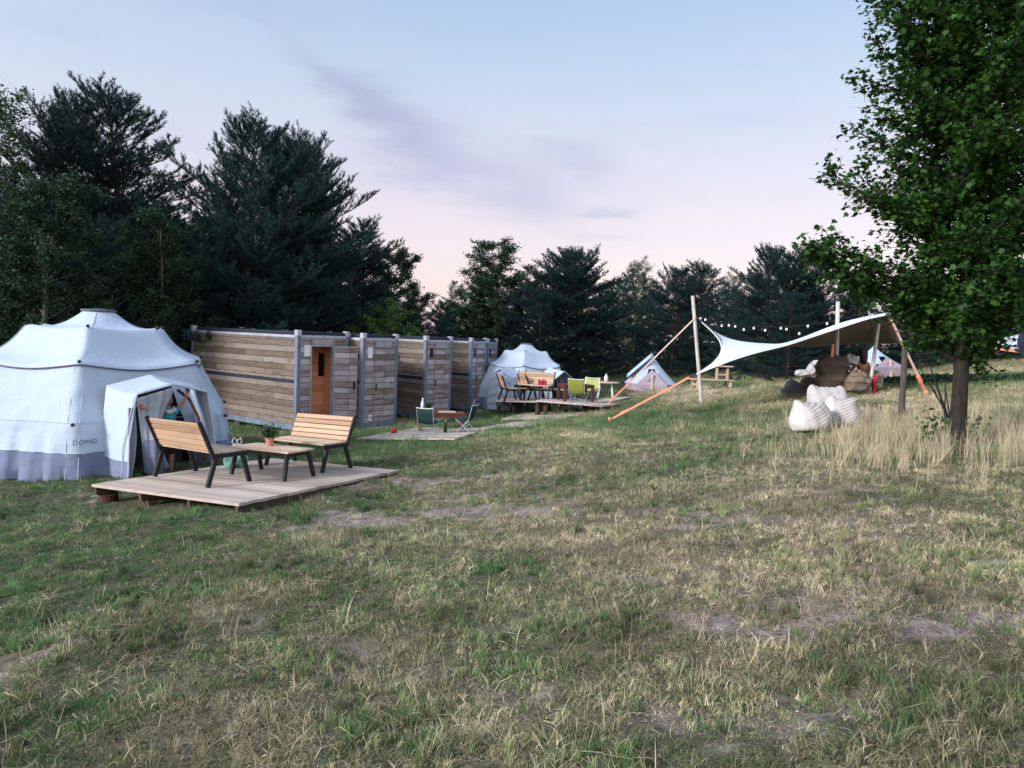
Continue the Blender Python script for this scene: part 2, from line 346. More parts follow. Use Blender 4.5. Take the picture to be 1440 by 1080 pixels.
class MB:
    def __init__(s): s.v = []; s.f = []; s.m = []; s.g = []
    def add(s, V, Fc, mi=0):
        o = len(s.v); s.g.append((o, len(s.f))); s.v += [tuple(p) for p in V]
        s.f += [tuple(i+o for i in f) for f in Fc]; s.m += [mi]*len(Fc); return s
    def box(s, lo, hi, mi=0, bev=0, mat=None):
        x0, y0, z0 = lo; x1, y1, z1 = hi
        if bev <= 0:
            V = [(x0,y0,z0),(x1,y0,z0),(x1,y1,z0),(x0,y1,z0),(x0,y0,z1),(x1,y0,z1),(x1,y1,z1),(x0,y1,z1)]
            Fc = [(3,2,1,0),(4,5,6,7),(0,1,5,4),(1,2,6,5),(2,3,7,6),(3,0,4,7)]
        else:
            bm = bmesh.new(); bmesh.ops.create_cube(bm, size=1)
            for q in bm.verts: q.co = Vector((x0+(x1-x0)*(q.co.x+.5), y0+(y1-y0)*(q.co.y+.5), z0+(z1-z0)*(q.co.z+.5)))
            bmesh.ops.bevel(bm, geom=bm.edges[:], offset=bev, segments=1, affect='EDGES')
            bm.verts.index_update()
            V = [q.co.copy() for q in bm.verts]; Fc = [tuple(q.index for q in f.verts) for f in bm.faces]; bm.free()
        if mat is not None: V = [mat @ Vector(p) for p in V]
        return s.add(V, Fc, mi)
    def bar(s, a, b, wx, wy, up=(0, 0, 1), mi=0, bev=0):
        a = Vector(a); b = Vector(b); d = b-a; L = d.length; zc = d/L
        u = Vector(up)
        if abs(u.dot(zc)) > .98: u = Vector((1, 0, 0))
        xc = u.cross(zc).normalized(); yc = zc.cross(xc)
        m = Matrix((xc, yc, zc)).transposed().to_4x4(); m.translation = a
        return s.box((-wx/2, -wy/2, 0), (wx/2, wy/2, L), mi, bev, m)
    def tube(s, pts, rad, n=8, mi=0, cap=True):
        pts = [Vector(p) for p in pts]; k = len(pts)
        if isinstance(rad, (int, float)): rad = [rad]*k
        V = []; prev = None
        for i, p in enumerate(pts):
            d = (pts[min(i+1, k-1)]-pts[max(i-1, 0)]).normalized()
            u = prev if prev is not None else (Vector((0, 0, 1)) if abs(d.z) < .9 else Vector((1, 0, 0)))
            u = (u-d*u.dot(d)).normalized(); prev = u; q = d.cross(u)
            for j in range(n):
                a = 2*math.pi*j/n; V.append(p+(u*math.cos(a)+q*math.sin(a))*rad[i])
        Fc = [(i*n+j, i*n+(j+1) % n, (i+1)*n+(j+1) % n, (i+1)*n+j) for i in range(k-1) for j in range(n)]
        if cap: Fc += [tuple(range(n-1, -1, -1)), tuple((k-1)*n+j for j in range(n))]
        return s.add(V, Fc, mi)
    def lathe(s, prof, n=24, c=(0, 0, 0), mi=0):
        V = []; k = len(prof)
        for r, z in prof:
            for j in range(n):
                a = 2*math.pi*j/n; V.append((c[0]+r*math.cos(a), c[1]+r*math.sin(a), c[2]+z))
        Fc = [(i*n+j, i*n+(j+1) % n, (i+1)*n+(j+1) % n, (i+1)*n+j) for i in range(k-1) for j in range(n)]
        if prof[0][0] > 1e-4: Fc.append(tuple(range(n-1, -1, -1)))
        if prof[-1][0] > 1e-4: Fc.append(tuple((k-1)*n+j for j in range(n)))
        return s.add(V, Fc, mi)
    def grid(s, P, mi=0):
        r = len(P); c = len(P[0]); V = [p for row in P for p in row]
        return s.add(V, [(i*c+j, i*c+j+1, (i+1)*c+j+1, (i+1)*c+j) for i in range(r-1) for j in range(c-1)], mi)
    def split(s, name, mats, parent=None, **k):
        out = []
        for i, (v0, f0) in enumerate(s.g):
            v1, f1 = s.g[i+1] if i+1 < len(s.g) else (len(s.v), len(s.f))
            q = MB(); q.v = s.v[v0:v1]; q.f = [tuple(a-v0 for a in f) for f in s.f[f0:f1]]; q.m = s.m[f0:f1]; out.append(q.build(name, mats, parent, **k))
        return out
    def build(s, name, mats, parent=None, smooth=False, label=None, xf=None):
        if not isinstance(mats, (list, tuple)): mats = [mats]
        me = D.meshes.new(name); V = s.v if xf is None else [xf @ Vector(p) for p in s.v]
        me.from_pydata([tuple(p) for p in V], [], s.f)
        for m in mats: me.materials.append(m)
        me.polygons.foreach_set('material_index', s.m)
        if smooth: me.polygons.foreach_set('use_smooth', [True]*len(s.f))
        me.update(); o = D.objects.new(name, me); C.objects.link(o)
        if parent is not None: o.parent = parent
        if label: o['label'] = label
        return o
def tag(o, label=None, cat=None, group=None, kind=None):
    if label: o['label'] = label
    if cat: o['category'] = cat
    if group: o['group'] = group
    if kind: o['kind'] = kind
    return o
def thing(name, label, cat, loc=(0, 0, 0), rz=0, group=None):
    o = D.objects.new(name, None); C.objects.link(o); o.location = loc; o.rotation_euler = (0, 0, rz); o.empty_display_size = .2
    return tag(o, label, cat, group)
def kids(o): return [c for c in D.objects if c.parent == o]
def copy_tree(o, loc=None, rz=None, label=None, group=None, parent=None):
    c = o.copy(); C.objects.link(c)
    if parent is not None: c.parent = parent
    if loc is not None: c.location = loc
    if rz is not None: c.rotation_euler = (0, 0, rz)
    if label: c['label'] = label
    if group: c['group'] = group
    for k in kids(o): copy_tree(k, parent=c)
    return c
def subsurf(o, n=1):
    m = o.modifiers.new('s', 'SUBSURF'); m.levels = n; m.render_levels = n; return o

# ------------------------------------------------------------------ layout constants used by structure and grass
DECK = [W(128, 681, 9.6), W(335, 708, 8.4), W(562, 661, 10.8), W(383, 644, 12.0)]
e1 = (DECK[1]-DECK[0]).normalized(); e2 = (DECK[3]-DECK[0]).normalized(); dn = e1.cross(e2).normalized()
def on_deck(px, py):
    r = ray(px, py); return r*(DECK[0].dot(dn)/r.dot(dn))
TENT1 = Vector((-7.78, 13.88, -2.55)); R1 = 2.65
CONT = [((-5.46, 18.71), (.6, .8), 1.68), ((-4.02, 19.80), (.577, .817), 1.34), ((-2.69, 22.76), (.64, .768), 1.16), ((-1.48, 26.17), (.48, .877), 1.08), ((-.93, 27.3), (.25, .968), 1.30)]
CZ = -2.66; CH = 2.54
# ------------------------------------------------------------------ ground sheet
def dryness(x, y):
    a = fnoise(x*.35+3, y*.28, 21, 4); b = fnoise(x*1.6, y*1.3, 33, 3)
    t = .75*a+.45*b
    # the slope towards the maple is drier, the hollow by the cabins greener
    t = t + np.clip((x-1.5)*.022, -.13, .10) - .02 + .10*np.exp(-((x-5.5)**2+(y-9.5)**2)/9) - .05*np.exp(-((x+4)**2+(y-14)**2)/40)
    return np.clip((t-.45)*2.7, 0, 1)
def bare(x, y):
    a = fnoise(x*.55+40, y*.9+8, 51, 5); b = fnoise(x*2.7, y*3.6, 60, 3)
    t = a*.7+b*.4
    t = t + .07*np.exp(-((x-1.2)**2+(y-3.6)**2)/1.6) + .05*np.exp(-((x-.3)**2/6+(y-13)**2/20))
    t = t + .05*np.clip(1.3-y/6, 0, 1)*np.clip((x+2.2)/2, 0, 1) + .03 - .13*np.clip((y-6)/4, 0, 1)
    t = t + .075*np.exp(-((x-.9-(y-12)*.55)/1.3)**2)*np.clip((y-7.5)/2, 0, 1)*np.clip((19-y)/3, 0, 1)
    return np.clip((t-.59)*9, 0, 1)
def build_ground():
    ys = [-120, -60, -30, -15, -8, -4, -2, -.5, .5]
    y = 1.0
    while y < 400: ys.append(y); y *= 1.0115 if y < 40 else 1.06
    ts = np.linspace(-1, 1, 361); ts = np.sign(ts)*(np.abs(ts)*.95 + np.abs(ts)**5*4)
    ys = np.array(ys)
    X = ts[None, :]*(np.abs(ys)[:, None]*.78+2.2); Y = np.repeat(ys[:, None], len(ts), 1)
    Z = gz(X.ravel(), Y.ravel()).reshape(X.shape)
    b = bare(X, Y); Z = Z - b*.025 + (fnoise(X*8, Y*8, 70, 3)-.5)*(.045+.04*b)*np.clip(1-np.abs(Y)/25, 0, 1)
    V = np.stack([X, Y, Z], -1).reshape(-1, 3); r, c = X.shape
    i = np.arange((r-1)*c).reshape(r-1, c)[:, :-1].ravel()
    Fq = np.stack([i, i+1, i+c+1, i+c], 1)
    m, t, bs = new_mat('field_soil_and_turf', .95)
    at = N(t, 'ShaderNodeAttribute', attribute_name='dry'); ab = N(t, 'ShaderNodeAttribute', attribute_name='bare')
    n1 = noise(t, 6, 6, .7); n2 = noise(t, 45, 4, .7); n3 = noise(t, 1.2, 4, .6)
    f = math_(t, 'ADD', math_(t, 'MULTIPLY', at.outputs['Fac'], .6), math_(t, 'MULTIPLY', math_(t, 'SUBTRACT', n1, .4), .6))
    turf = ramp(t, f, [(0, (.07, .090, .038)), (.4, (.135, .135, .070)), (.8, (.27, .23, .15))])
    n4 = noise(t, 130, 3, .7); n5 = noise(t, 26, 4, .75)
    turf = mixc(t, math_(t, 'MULTIPLY', math_(t, 'SUBTRACT', n2, .44), 5.0, clamp=True), turf, (.030, .027, .019))
    turf = mixc(t, math_(t, 'MULTIPLY', math_(t, 'SUBTRACT', n4, .56), 9.0, clamp=True), turf, (.42, .36, .24))
    turf = mixc(t, math_(t, 'MULTIPLY', math_(t, 'SUBTRACT', n5, .56), 6.0, clamp=True), turf, (.030, .034, .016))
    soil = ramp(t, n1, [(.3, (.13, .10, .085)), (.5, (.30, .245, .22)), (.7, (.52, .45, .41))])
    soil = mixc(t, math_(t, 'MULTIPLY', math_(t, 'SUBTRACT', n5, .52), 5.0, clamp=True), soil, (.035, .027, .023))
    soil = mixc(t, math_(t, 'MULTIPLY', math_(t, 'SUBTRACT', n4, .60), 8.0, clamp=True), soil, (.55, .48, .42))
    bf = math_(t, 'ADD', ab.outputs['Fac'], math_(t, 'MULTIPLY', math_(t, 'SUBTRACT', n1, .5), .8), clamp=True)
    t.links.new(mixc(t, bf, turf, soil), bs.inputs['Base Color'])
    hh = math_(t, 'ADD', math_(t, 'ADD', n1, n5), math_(t, 'MULTIPLY', n2, .6)); bump(t, bs, hh, 1.0, .045)
    me = mesh_np('ground', V, [Fq], [m], smooth=True)
    for nm, a in (('dry', dryness(X, Y)), ('bare', b)):
        q = me.attributes.new(nm, 'FLOAT', 'POINT'); q.data.foreach_set('value', a.ravel().astype(np.float32))
    o = D.objects.new('ground', me); C.objects.link(o); tag(o, kind='structure')
build_ground()

# ------------------------------------------------------------------ grass
def blades(nb, spread, hmin, hmax, width, lean, seg=2, seed=0, curl=1.0):
    r = np.random.default_rng(seed); V = []; Fq = []; k = 0
    for i in range(nb):
        a = r.uniform(0, 2*math.pi); rr = spread*math.sqrt(r.random()); x, y = rr*math.cos(a), rr*math.sin(a)
        h = r.uniform(hmin, hmax); la = r.uniform(0, 2*math.pi); ln = lean*r.uniform(.3, 1.2)
        dx, dy = math.cos(la), math.sin(la); wd = width*r.uniform(.6, 1.3); fa = r.uniform(0, math.pi); px, py = math.cos(fa), math.sin(fa)
        pts = []
        ang = .15*ln; cx, cy, cz = x, y, -.01
        for s in range(seg+1):
            pts.append((cx, cy, cz)); L = h/seg
            cx += dx*math.sin(ang)*L; cy += dy*math.sin(ang)*L; cz += math.cos(ang)*L
            ang = min(ang + ln*curl/seg, 1.75)
        for s, p in enumerate(pts[:-1]):
            ww = wd*(1-.25*s/seg)/2; V += [(p[0]-px*ww, p[1]-py*ww, p[2]), (p[0]+px*ww, p[1]+py*ww, p[2])]
        V.append(pts[-1]); base = k
        for s in range(seg-1): Fq.append([base+2*s, base+2*s+1, base+2*s+3, base+2*s+2])
        Fq.append([base+2*(seg-1), base+2*(seg-1)+1, base+2*seg, base+2*seg]); k += 2*seg+1
    q = [f for f in Fq if f[2] != f[3]]; tr = [f[:3] for f in Fq if f[2] == f[3]]
    return np.array(V), q, tr
def grass_mat():
    m, t, b = new_mat('grass_blades', .7)
    at = N(t, 'ShaderNodeAttribute', attribute_type='INSTANCER', attribute_name='tint')
    sh = N(t, 'ShaderNodeAttribute', attribute_type='INSTANCER', attribute_name='shade')
    ge = N(t, 'ShaderNodeNewGeometry')
    f = math_(t, 'ADD', at.outputs['Fac'], math_(t, 'MULTIPLY', math_(t, 'SUBTRACT', ge.outputs['Random Per Island'], .5), .42))
    c = ramp(t, f, [(0, (.09, .195, .075)), (.22, (.175, .255, .105)), (.45, (.32, .33, .18)), (.7, (.55, .47, .31)), (1, (.80, .67, .50))])
    c = mixc(t, 1.0, c, sh.outputs['Fac'], 'MULTIPLY')
    t.links.new(c, b.inputs['Base Color'])
    out = t.nodes['Material Output']; tr = N(t, 'ShaderNodeBsdfTranslucent'); t.links.new(c, tr.inputs[0])
    mx = N(t, 'ShaderNodeMixShader'); mx.inputs[0].default_value = .3
    t.links.new(b.outputs[0], mx.inputs[1]); t.links.new(tr.outputs[0], mx.inputs[2]); t.links.new(mx.outputs[0], out.inputs[0])
    return m
M['grass'] = grass_mat()
def variants(nm, specs):
    col = D.collections.new(nm)
    for i, sp_ in enumerate(specs):
        V, q, tr = blades(seed=i+11, **sp_)
        Fs = []
        if q: Fs.append(np.array(q))
        if tr: Fs.append(np.array(tr))
        me = mesh_np('%s_%02d' % (nm, i), V, Fs, [M['grass']])
        col.objects.link(D.objects.new('%s_%02d' % (nm, i), me))
    return col
def scatter(name, label, cat, col, X, Y, var, scl, tint, shade, tilt=.25, zoff=0):
    n = len(X); Z = gz(X, Y) - bare(X, Y)*.02 + zoff
    V = np.stack([X, Y, Z], 1).astype(np.float32)
    me = D.meshes.new(name); me.vertices.add(n); me.vertices.foreach_set('co', V.ravel())
    rot = np.stack([rng.normal(0, tilt, n), rng.normal(0, tilt, n), rng.uniform(0, 6.283, n)], 1).astype(np.float32)
    for nm, ty, a in (('scl', 'FLOAT', scl), ('tint', 'FLOAT', tint), ('shade', 'FLOAT', shade)):
        q = me.attributes.new(nm, ty, 'POINT'); q.data.foreach_set('value', np.asarray(a, np.float32))
    q = me.attributes.new('var', 'INT', 'POINT'); q.data.foreach_set('value', np.asarray(var, np.int32))
    q = me.attributes.new('rot', 'FLOAT_VECTOR', 'POINT'); q.data.foreach_set('vector', rot.ravel())
    me.update(); o = D.objects.new(name, me); C.objects.link(o)
    ng = D.node_groups.new(name, 'GeometryNodeTree')
    ng.interface.new_socket('Geometry', in_out='INPUT', socket_type='NodeSocketGeometry'); ng.interface.new_socket('Geometry', in_out='OUTPUT', socket_type='NodeSocketGeometry')
    gi = N(ng, 'NodeGroupInput'); go = N(ng, 'NodeGroupOutput'); ip = N(ng, 'GeometryNodeInstanceOnPoints'); ci = N(ng, 'GeometryNodeCollectionInfo')
    ci.inputs['Collection'].default_value = col; ci.inputs['Separate Children'].default_value = True; ci.inputs['Reset Children'].default_value = True
    def na(nm, ty):
        a = N(ng, 'GeometryNodeInputNamedAttribute', data_type=ty); a.inputs['Name'].default_value = nm; return a.outputs['Attribute']
    ng.links.new(gi.outputs[0], ip.inputs['Points']); ng.links.new(ci.outputs[0], ip.inputs['Instance'])
    ip.inputs['Pick Instance'].default_value = True
    ng.links.new(na('var', 'INT'), ip.inputs['Instance Index']); ng.links.new(na('rot', 'FLOAT_VECTOR'), ip.inputs['Rotation']); ng.links.new(na('scl', 'FLOAT'), ip.inputs['Scale'])
    ng.links.new(ip.outputs[0], go.inputs[0])
    md = o.modifiers.new('scatter', 'NODES'); md.node_group = ng
    return tag(o, label, cat, kind='stuff')
def sample(y0, y1, dens, mx=1.2):
    """uniform points per square metre in the wedge the photograph could see, with side margin"""
    area = (y1*y1-y0*y0)*.78+ (y1-y0)*2*mx
    n = int(area*dens*1.0)
    y = np.sqrt(rng.uniform(y0*y0, y1*y1, n)); x = rng.uniform(-1, 1, n)*(y*.76+mx)
    return x, y
def inside_quad(x, y, q):
    r = np.ones(len(x), bool)
    for a, b in zip(q, q[1:]+q[:1]): r &= ((b[0]-a[0])*(y-a[1])-(b[1]-a[1])*(x-a[0])) > 0
    return r
def rect(o, d, wd, dep):
    px_, py_ = -d[1], d[0]
    a = (o[0], o[1]); b = (o[0]+d[0]*wd, o[1]+d[1]*wd)
    return [a, b, (b[0]+px_*dep, b[1]+py_*dep), (a[0]+px_*dep, a[1]+py_*dep)]
BLOCK = [[(p.x, p.y) for p in DECK]] + [rect(o, d, w_, 5) for o, d, w_ in CONT]
def clear(x, y):
    k = ~((x-TENT1.x)**2+(y-TENT1.y)**2 < 2.25**2)
    for q in BLOCK: k &= ~inside_quad(x, y, q)
    return k
def build_grass():
    near = variants('turf', [
        dict(nb=34, spread=.030, hmin=.02, hmax=.055, width=.0026, lean=1.4),
        dict(nb=30, spread=.045, hmin=.012, hmax=.030, width=.0026, lean=2.0),
        dict(nb=20, spread=.050, hmin=.03, hmax=.07, width=.0024, lean=3.2),      # flattened
        dict(nb=26, spread=.020, hmin=.045, hmax=.10, width=.0034, lean=.9, seg=3), # upright tuft
        dict(nb=6, spread=.05, hmin=.08, hmax=.20, width=.0026, lean=3.6, seg=3),  # lying straw
        dict(nb=6, spread=.03, hmin=.08, hmax=.17, width=.0024, lean=.6, seg=3),   # thin stalks
        dict(nb=16, spread=.045, hmin=.010, hmax=.024, width=.009, lean=1.8),      # small broad leaves
        dict(nb=16, spread=.07, hmin=.012, hmax=.05, width=.0030, lean=9.5)])      # straw litter
    far = variants('turf_patch', [
        dict(nb=50, spread=.15, hmin=.02, hmax=.055, width=.006, lean=1.5),
        dict(nb=50, spread=.15, hmin=.03, hmax=.07, width=.006, lean=1.8),
        dict(nb=30, spread=.13, hmin=.07, hmax=.16, width=.006, lean=.8)])
    xs, ys, vr, sc, ti, sh = [], [], [], [], [], []
    for y0, y1, dn_ in ((2.0, 3.6, 1400), (3.6, 5.5, 1050), (5.5, 8.5, 600), (8.5, 13, 300)):
        x, y = sample(y0, y1, dn_)
        b = bare(x, y); cl = fnoise(x*3.1, y*3.1, 90, 3)
        c2 = fnoise(x*7.3, y*7.3, 93, 2)
        lit = rng.random(len(x)) < .10
        k = clear(x, y) & (lit | (rng.random(len(x)) < (1-.93*b)*np.clip((c2-.34)*4.0+(cl-.42)*2.4, .22, 1)))
        lit = lit[k]
        x, y, cl, b = x[k], y[k], cl[k], b[k]; d = dryness(x, y); n = len(x); r = rng.random(n)
        v = np.where(r < .38, 0, np.where(r < .66, 1, np.where(r < .80+.08*d, 2, 6)))
        # clumps of taller stuff
        tc_ = fnoise(x*1.9+9, y*1.9, 120, 3); hi = (tc_ > .60) & (rng.random(n) < .25); v = np.where(hi, 3, v)
        st = rng.random(n) < .03+.12*d; v = np.where(st & ~hi, 4, v)
        sk = rng.random(n) < .008+.02*d; v = np.where(sk, 5, v); v = np.where(lit, 7, v)
        t = d*.72 + rng.normal(0, .15, n) - .02
        t = np.where(v == 4, np.maximum(t, .62+rng.random(n)*.3), t); t = np.where(v == 5, np.maximum(t, .5+rng.random(n)*.3), t)
        t = np.where(v == 7, .72+rng.random(n)*.35, t); t = np.where(v == 3, t*.75-.03, t); t = np.where(v == 6, t*.5, t)
        s = rng.uniform(.7, 1.25, n)*(1+.35*np.clip(cl-.5, 0, 1)) * (1+.04*max(0, y0-4))
        q = rng.uniform(.4, 1.3, n)*(.22+1.45*fnoise(x*2.3, y*2.3, 140, 4))
        for L, a in zip((xs, ys, vr, sc, ti, sh), (x, y, v, s, t, q)): L.append(a)
    cat_ = [np.concatenate(a) for a in (xs, ys, vr, sc, ti, sh)]
    scatter('turf_grass', 'short patchy green and straw turf covering the near slope', 'grass', near, *cat_[:2], *cat_[2:])
    xs, ys, vr, sc, ti, sh = [], [], [], [], [], []
    for y0, y1, dn_ in ((13, 20, 66), (20, 30, 36), (30, 52, 12)):
        x, y = sample(y0, y1, dn_)
        b = bare(x, y); k = clear(x, y) & (rng.random(len(x)) < 1-.85*b) & (rng.random(len(x)) < .5+fnoise(x*2, y*2, 91, 2))
        x, y = x[k], y[k]; d = dryness(x, y); n = len(x); r = rng.random(n)
        v = np.where(r < .5, 0, np.where(r < .9, 1, 2))
        t = d*.75 + rng.normal(0, .12, n)+.04
        hill = np.clip((x-12)/10, 0, 1)*np.clip((y-24)/6, 0, 1); t = t*(1-hill)+(.45+.15*rng.random(n))*hill
        for L, a in zip((xs, ys, vr, sc, ti, sh), (x, y, v, rng.uniform(.7, 1.3, n)*(1+.02*(y-13)), t, rng.uniform(.6, 1.15, n)*(.75+.5*fnoise(x*.6, y*.6, 141, 3)))): L.append(a)
    cat_ = [np.concatenate(a) for a in (xs, ys, vr, sc, ti, sh)]
    scatter('meadow_grass', 'mown dull green meadow grass on the farther field', 'grass', far, *cat_)
    # tall straw around the maple
    tall = variants('straw', [
        dict(nb=12, spread=.06, hmin=.28, hmax=.60, width=.0042, lean=.5, seg=3),
        dict(nb=10, spread=.07, hmin=.20, hmax=.45, width=.0045, lean=.8, seg=3),
        dict(nb=14, spread=.05, hmin=.12, hmax=.30, width=.006, lean=.7, seg=3),
        dict(nb=9, spread=.07, hmin=.25, hmax=.5, width=.004, lean=1.8, seg=4)])
    n = 15000; x = rng.uniform(3.2, 14, n); y = rng.uniform(6.3, 19, n)
    c0 = G(1345, 642)
    dens = np.exp(-(((x-c0.x-.5)/2.3)**2+((y-c0.y-.3)/1.9)**2)**1.3) + .38*np.exp(-((x-c0.x-3.5)/3.2)**2-((y-c0.y-2.5)/3.2)**2) + .09*np.exp(-((x-5.6)/1.3)**2-((y-13)/2.6)**2)
    dens *= np.clip((fnoise(x*1.3, y*1.3, 77, 3)-.28)*2.6, .04, 1.3)
    k = (rng.random(n) < dens) & clear(x, y); x, y = x[k], y[k]; n = len(x); r = rng.random(n)
    v = np.where(r < .42, 0, np.where(r < .68, 1, np.where(r < .84, 2, 3)))
    t = .80+rng.normal(0, .14, n); t = np.where(v == 2, .15+.3*rng.random(n), t)
    s = rng.uniform(.65, 1.15, n)*np.where(x > c0.x-.8, 1, .75)
    scatter('tall_dry_grass', 'tall straw coloured grass standing round the maple trunk', 'tall grass', tall, x, y, v, s, t, rng.uniform(.65, 1.1, n), tilt=.12)
    # scattered coarser clumps over the lawn
    x, y = sample(2.6, 14, 4.0); k = clear(x, y) & (fnoise(x*.9, y*.9, 171, 3) > .5); x, y = x[k], y[k]; n = len(x)
    d = dryness(x, y); v = np.where(rng.random(n) < .6, 2, 1)
    scatter('coarse_grass_tufts', 'coarser single tufts of grass sticking out of the mown turf', 'grass', tall, x, y, v, rng.uniform(.22, .48, n), d*.8+rng.normal(0, .14, n)+.05, rng.uniform(.7, 1.15, n), tilt=.15)
build_grass()

# ------------------------------------------------------------------ trees
class TB:
    """numpy tree builder"""
    def __init__(s): s.tv = []; s.tf = []; s.n = 0; s.lv = []; s.ln = 0; s.lf = []
    def limb(s, pts, rad, k=5):
        pts = np.asarray(pts, float); m = len(pts)
        d = np.gradient(pts, axis=0); d /= np.linalg.norm(d, axis=1)[:, None]+1e-9
        ref = np.array([.3, .2, 1.]) if abs(d[0, 2]) < .9 else np.array([1., .1, 0])
        u = np.cross(d, ref); u /= np.linalg.norm(u, axis=1)[:, None]+1e-9; v = np.cross(d, u)
        a = np.arange(k)*2*math.pi/k; rad = np.asarray(rad, float)
        V = pts[:, None]+rad[:, None, None]*(np.cos(a)[None, :, None]*u[:, None]+np.sin(a)[None, :, None]*v[:, None])
        s.tv.append(V.reshape(-1, 3)); i = np.arange(m-1)[:, None]*k; j = np.arange(k)[None]
        f = np.stack([i+j, i+(j+1) % k, i+k+(j+1) % k, i+k+j], -1).reshape(-1, 4)+s.n
        s.tf.append(f); s.n += m*k
    def needles(s, P, T, r, L=.10, wd=.016, ang=.8):
        n = len(P); T = T/(np.linalg.norm(T, axis=1)[:, None]+1e-9)
        q = r.normal(size=(n, 3)); q -= (q*T).sum(1)[:, None]*T; q /= np.linalg.norm(q, axis=1)[:, None]+1e-9
        a = ang*r.uniform(.5, 1.25, n)[:, None]; d = T*np.cos(a)+q*np.sin(a); d[:, 2] += .12
        side = np.cross(d, r.normal(size=(n, 3))); side /= np.linalg.norm(side, axis=1)[:, None]+1e-9
        l = L*r.uniform(.7, 1.2, n)[:, None]
        V = np.stack([P-side*wd/2, P+side*wd/2, P+d*l], 1).reshape(-1, 3)
        s.lv.append(V); s.lf.append(np.arange(n*3).reshape(-1, 3)+s.ln); s.ln += n*3
    def leaves(s, P, r, size=.07, up=.5):
        n = len(P); d = r.normal(size=(n, 3)); d /= np.linalg.norm(d, axis=1)[:, None]
        nn = r.normal(size=(n, 3)); nn[:, 2] += up*2; sd = np.cross(d, nn); sd /= np.linalg.norm(sd, axis=1)[:, None]+1e-9
        l = size*r.uniform(.6, 1.25, n)[:, None]
        V = np.stack([P, P+d*l*.5+sd*l*.36, P+d*l, P+d*l*.5-sd*l*.36], 1).reshape(-1, 3)
        s.lv.append(V); s.lf.append(np.arange(n*4).reshape(-1, 4)+s.ln); s.ln += n*4
def curve(p0, d0, L, up, r, m=6, wob=.12):
    p = np.array(p0, float); d = np.array(d0, float); d /= np.linalg.norm(d); out = [p.copy()]
    for i in range(m):
        d = d + np.array([0, 0, up/m]) + r.normal(0, wob/m**.5, 3)*.7; d /= np.linalg.norm(d)
        p = p + d*L/m; out.append(p.copy())
    return np.array(out), d
def along(pts, t):
    t = np.atleast_1d(t)*(len(pts)-1); i = np.clip(t.astype(int), 0, len(pts)-2); f = (t-i)[:, None]
    return pts[i]*(1-f)+pts[i+1]*f, pts[i+1]-pts[i]
def gen_pine(seed, h=10., spread=2.6, dens=1.0, profile=None, low=.04, nwh=.42, twin=False):
    r = np.random.default_rng(seed); t = TB()
    stems = [((0, 0, -.3), (0.02*r.normal(), .02*r.normal(), 1), h+.3)]
    if twin: stems.append(((.0, 0, h*.3), (.28, .1, 1), h*.66))
    for si, (p0, d0, hh) in enumerate(stems):
        tr, _ = curve(p0, d0, hh, .3, r, 14, .05)
        rad = np.linspace(.15 if si == 0 else .09, .012, len(tr)); t.limb(tr, rad, 7)
        z = low*h if si == 0 else .12*hh
        while z < hh*.985:
            u = z/hh; pos, dr = along(tr, u)
            nb = r.integers(4, 7)
            pr = (1-u)**.5*(.55+.45*min(1, u/.2)) if profile is None else profile(u)
            a0 = r.uniform(0, 6.28); sec = r.uniform(.7, 1.2)
            for b in range(nb):
                if r.random() < .12: continue
                a = a0+b*6.283/nb+r.normal(0, .25)
                L = max(.45, spread*pr*r.uniform(.5, 1.2)*sec)
                el = -.05+.95*u**1.6+r.normal(0, .12)
                d = (math.cos(a)*math.cos(el), math.sin(a)*math.cos(el), math.sin(el))
                bp, bd = curve(pos[0]+np.array([0, 0, r.normal(0, .06)]), d, L, .45, r, 6, .16)
                t.limb(bp, np.linspace(.035*(.4+.6*(1-u))+.004, .006, len(bp)), 4)
                shoots = [(bp, .35, 1.0, L*.65)]
                nt_ = int(4+L*5.5)
                for q in range(nt_):
                    f = .22+.76*(q+r.random())/nt_; pp, dd = along(bp, f); dd = dd[0]/np.linalg.norm(dd[0])
                    sd = np.cross(dd, [0, 0, 1]); sd /= np.linalg.norm(sd)+1e-9
                    sg = 1 if q % 2 else -1; td = dd*.75+sd*sg*r.uniform(.45, .95)+np.array([0, 0, r.uniform(-.05, .40)])
                    tl = (.22+.36*L*(1-f)*.9)*r.uniform(.7, 1.25)
                    tp, _ = curve(pp[0], td, tl, .35, r, 3, .15); shoots.append((tp, .1, 1.0, tl))
                    if tl > .34:
                        for e in range(int(tl*6)):
                            f2 = r.uniform(.3, .95); p2, d2 = along(tp, f2); d2 = d2[0]/np.linalg.norm(d2[0])
                            td2 = d2+r.normal(0, .55, 3)+np.array([0, 0, .28]); sp_, _ = curve(p2[0], td2, r.uniform(.12, .26), .3, r, 2, .1); shoots.append((sp_, .05, 1., .2))
                for (sp_, f0, f1, sl) in shoots:
                    nn = max(4, int(sl*85*dens)); ff = f0+(f1-f0)*r.random(nn)**.8; P_, T_ = along(sp_, ff); t.needles(P_, T_, r)
            z += nwh*r.uniform(.8, 1.2)*(1-.45*u)
        P_, T_ = along(tr[-3:], r.random(160)); t.needles(P_, T_, r)
    return t
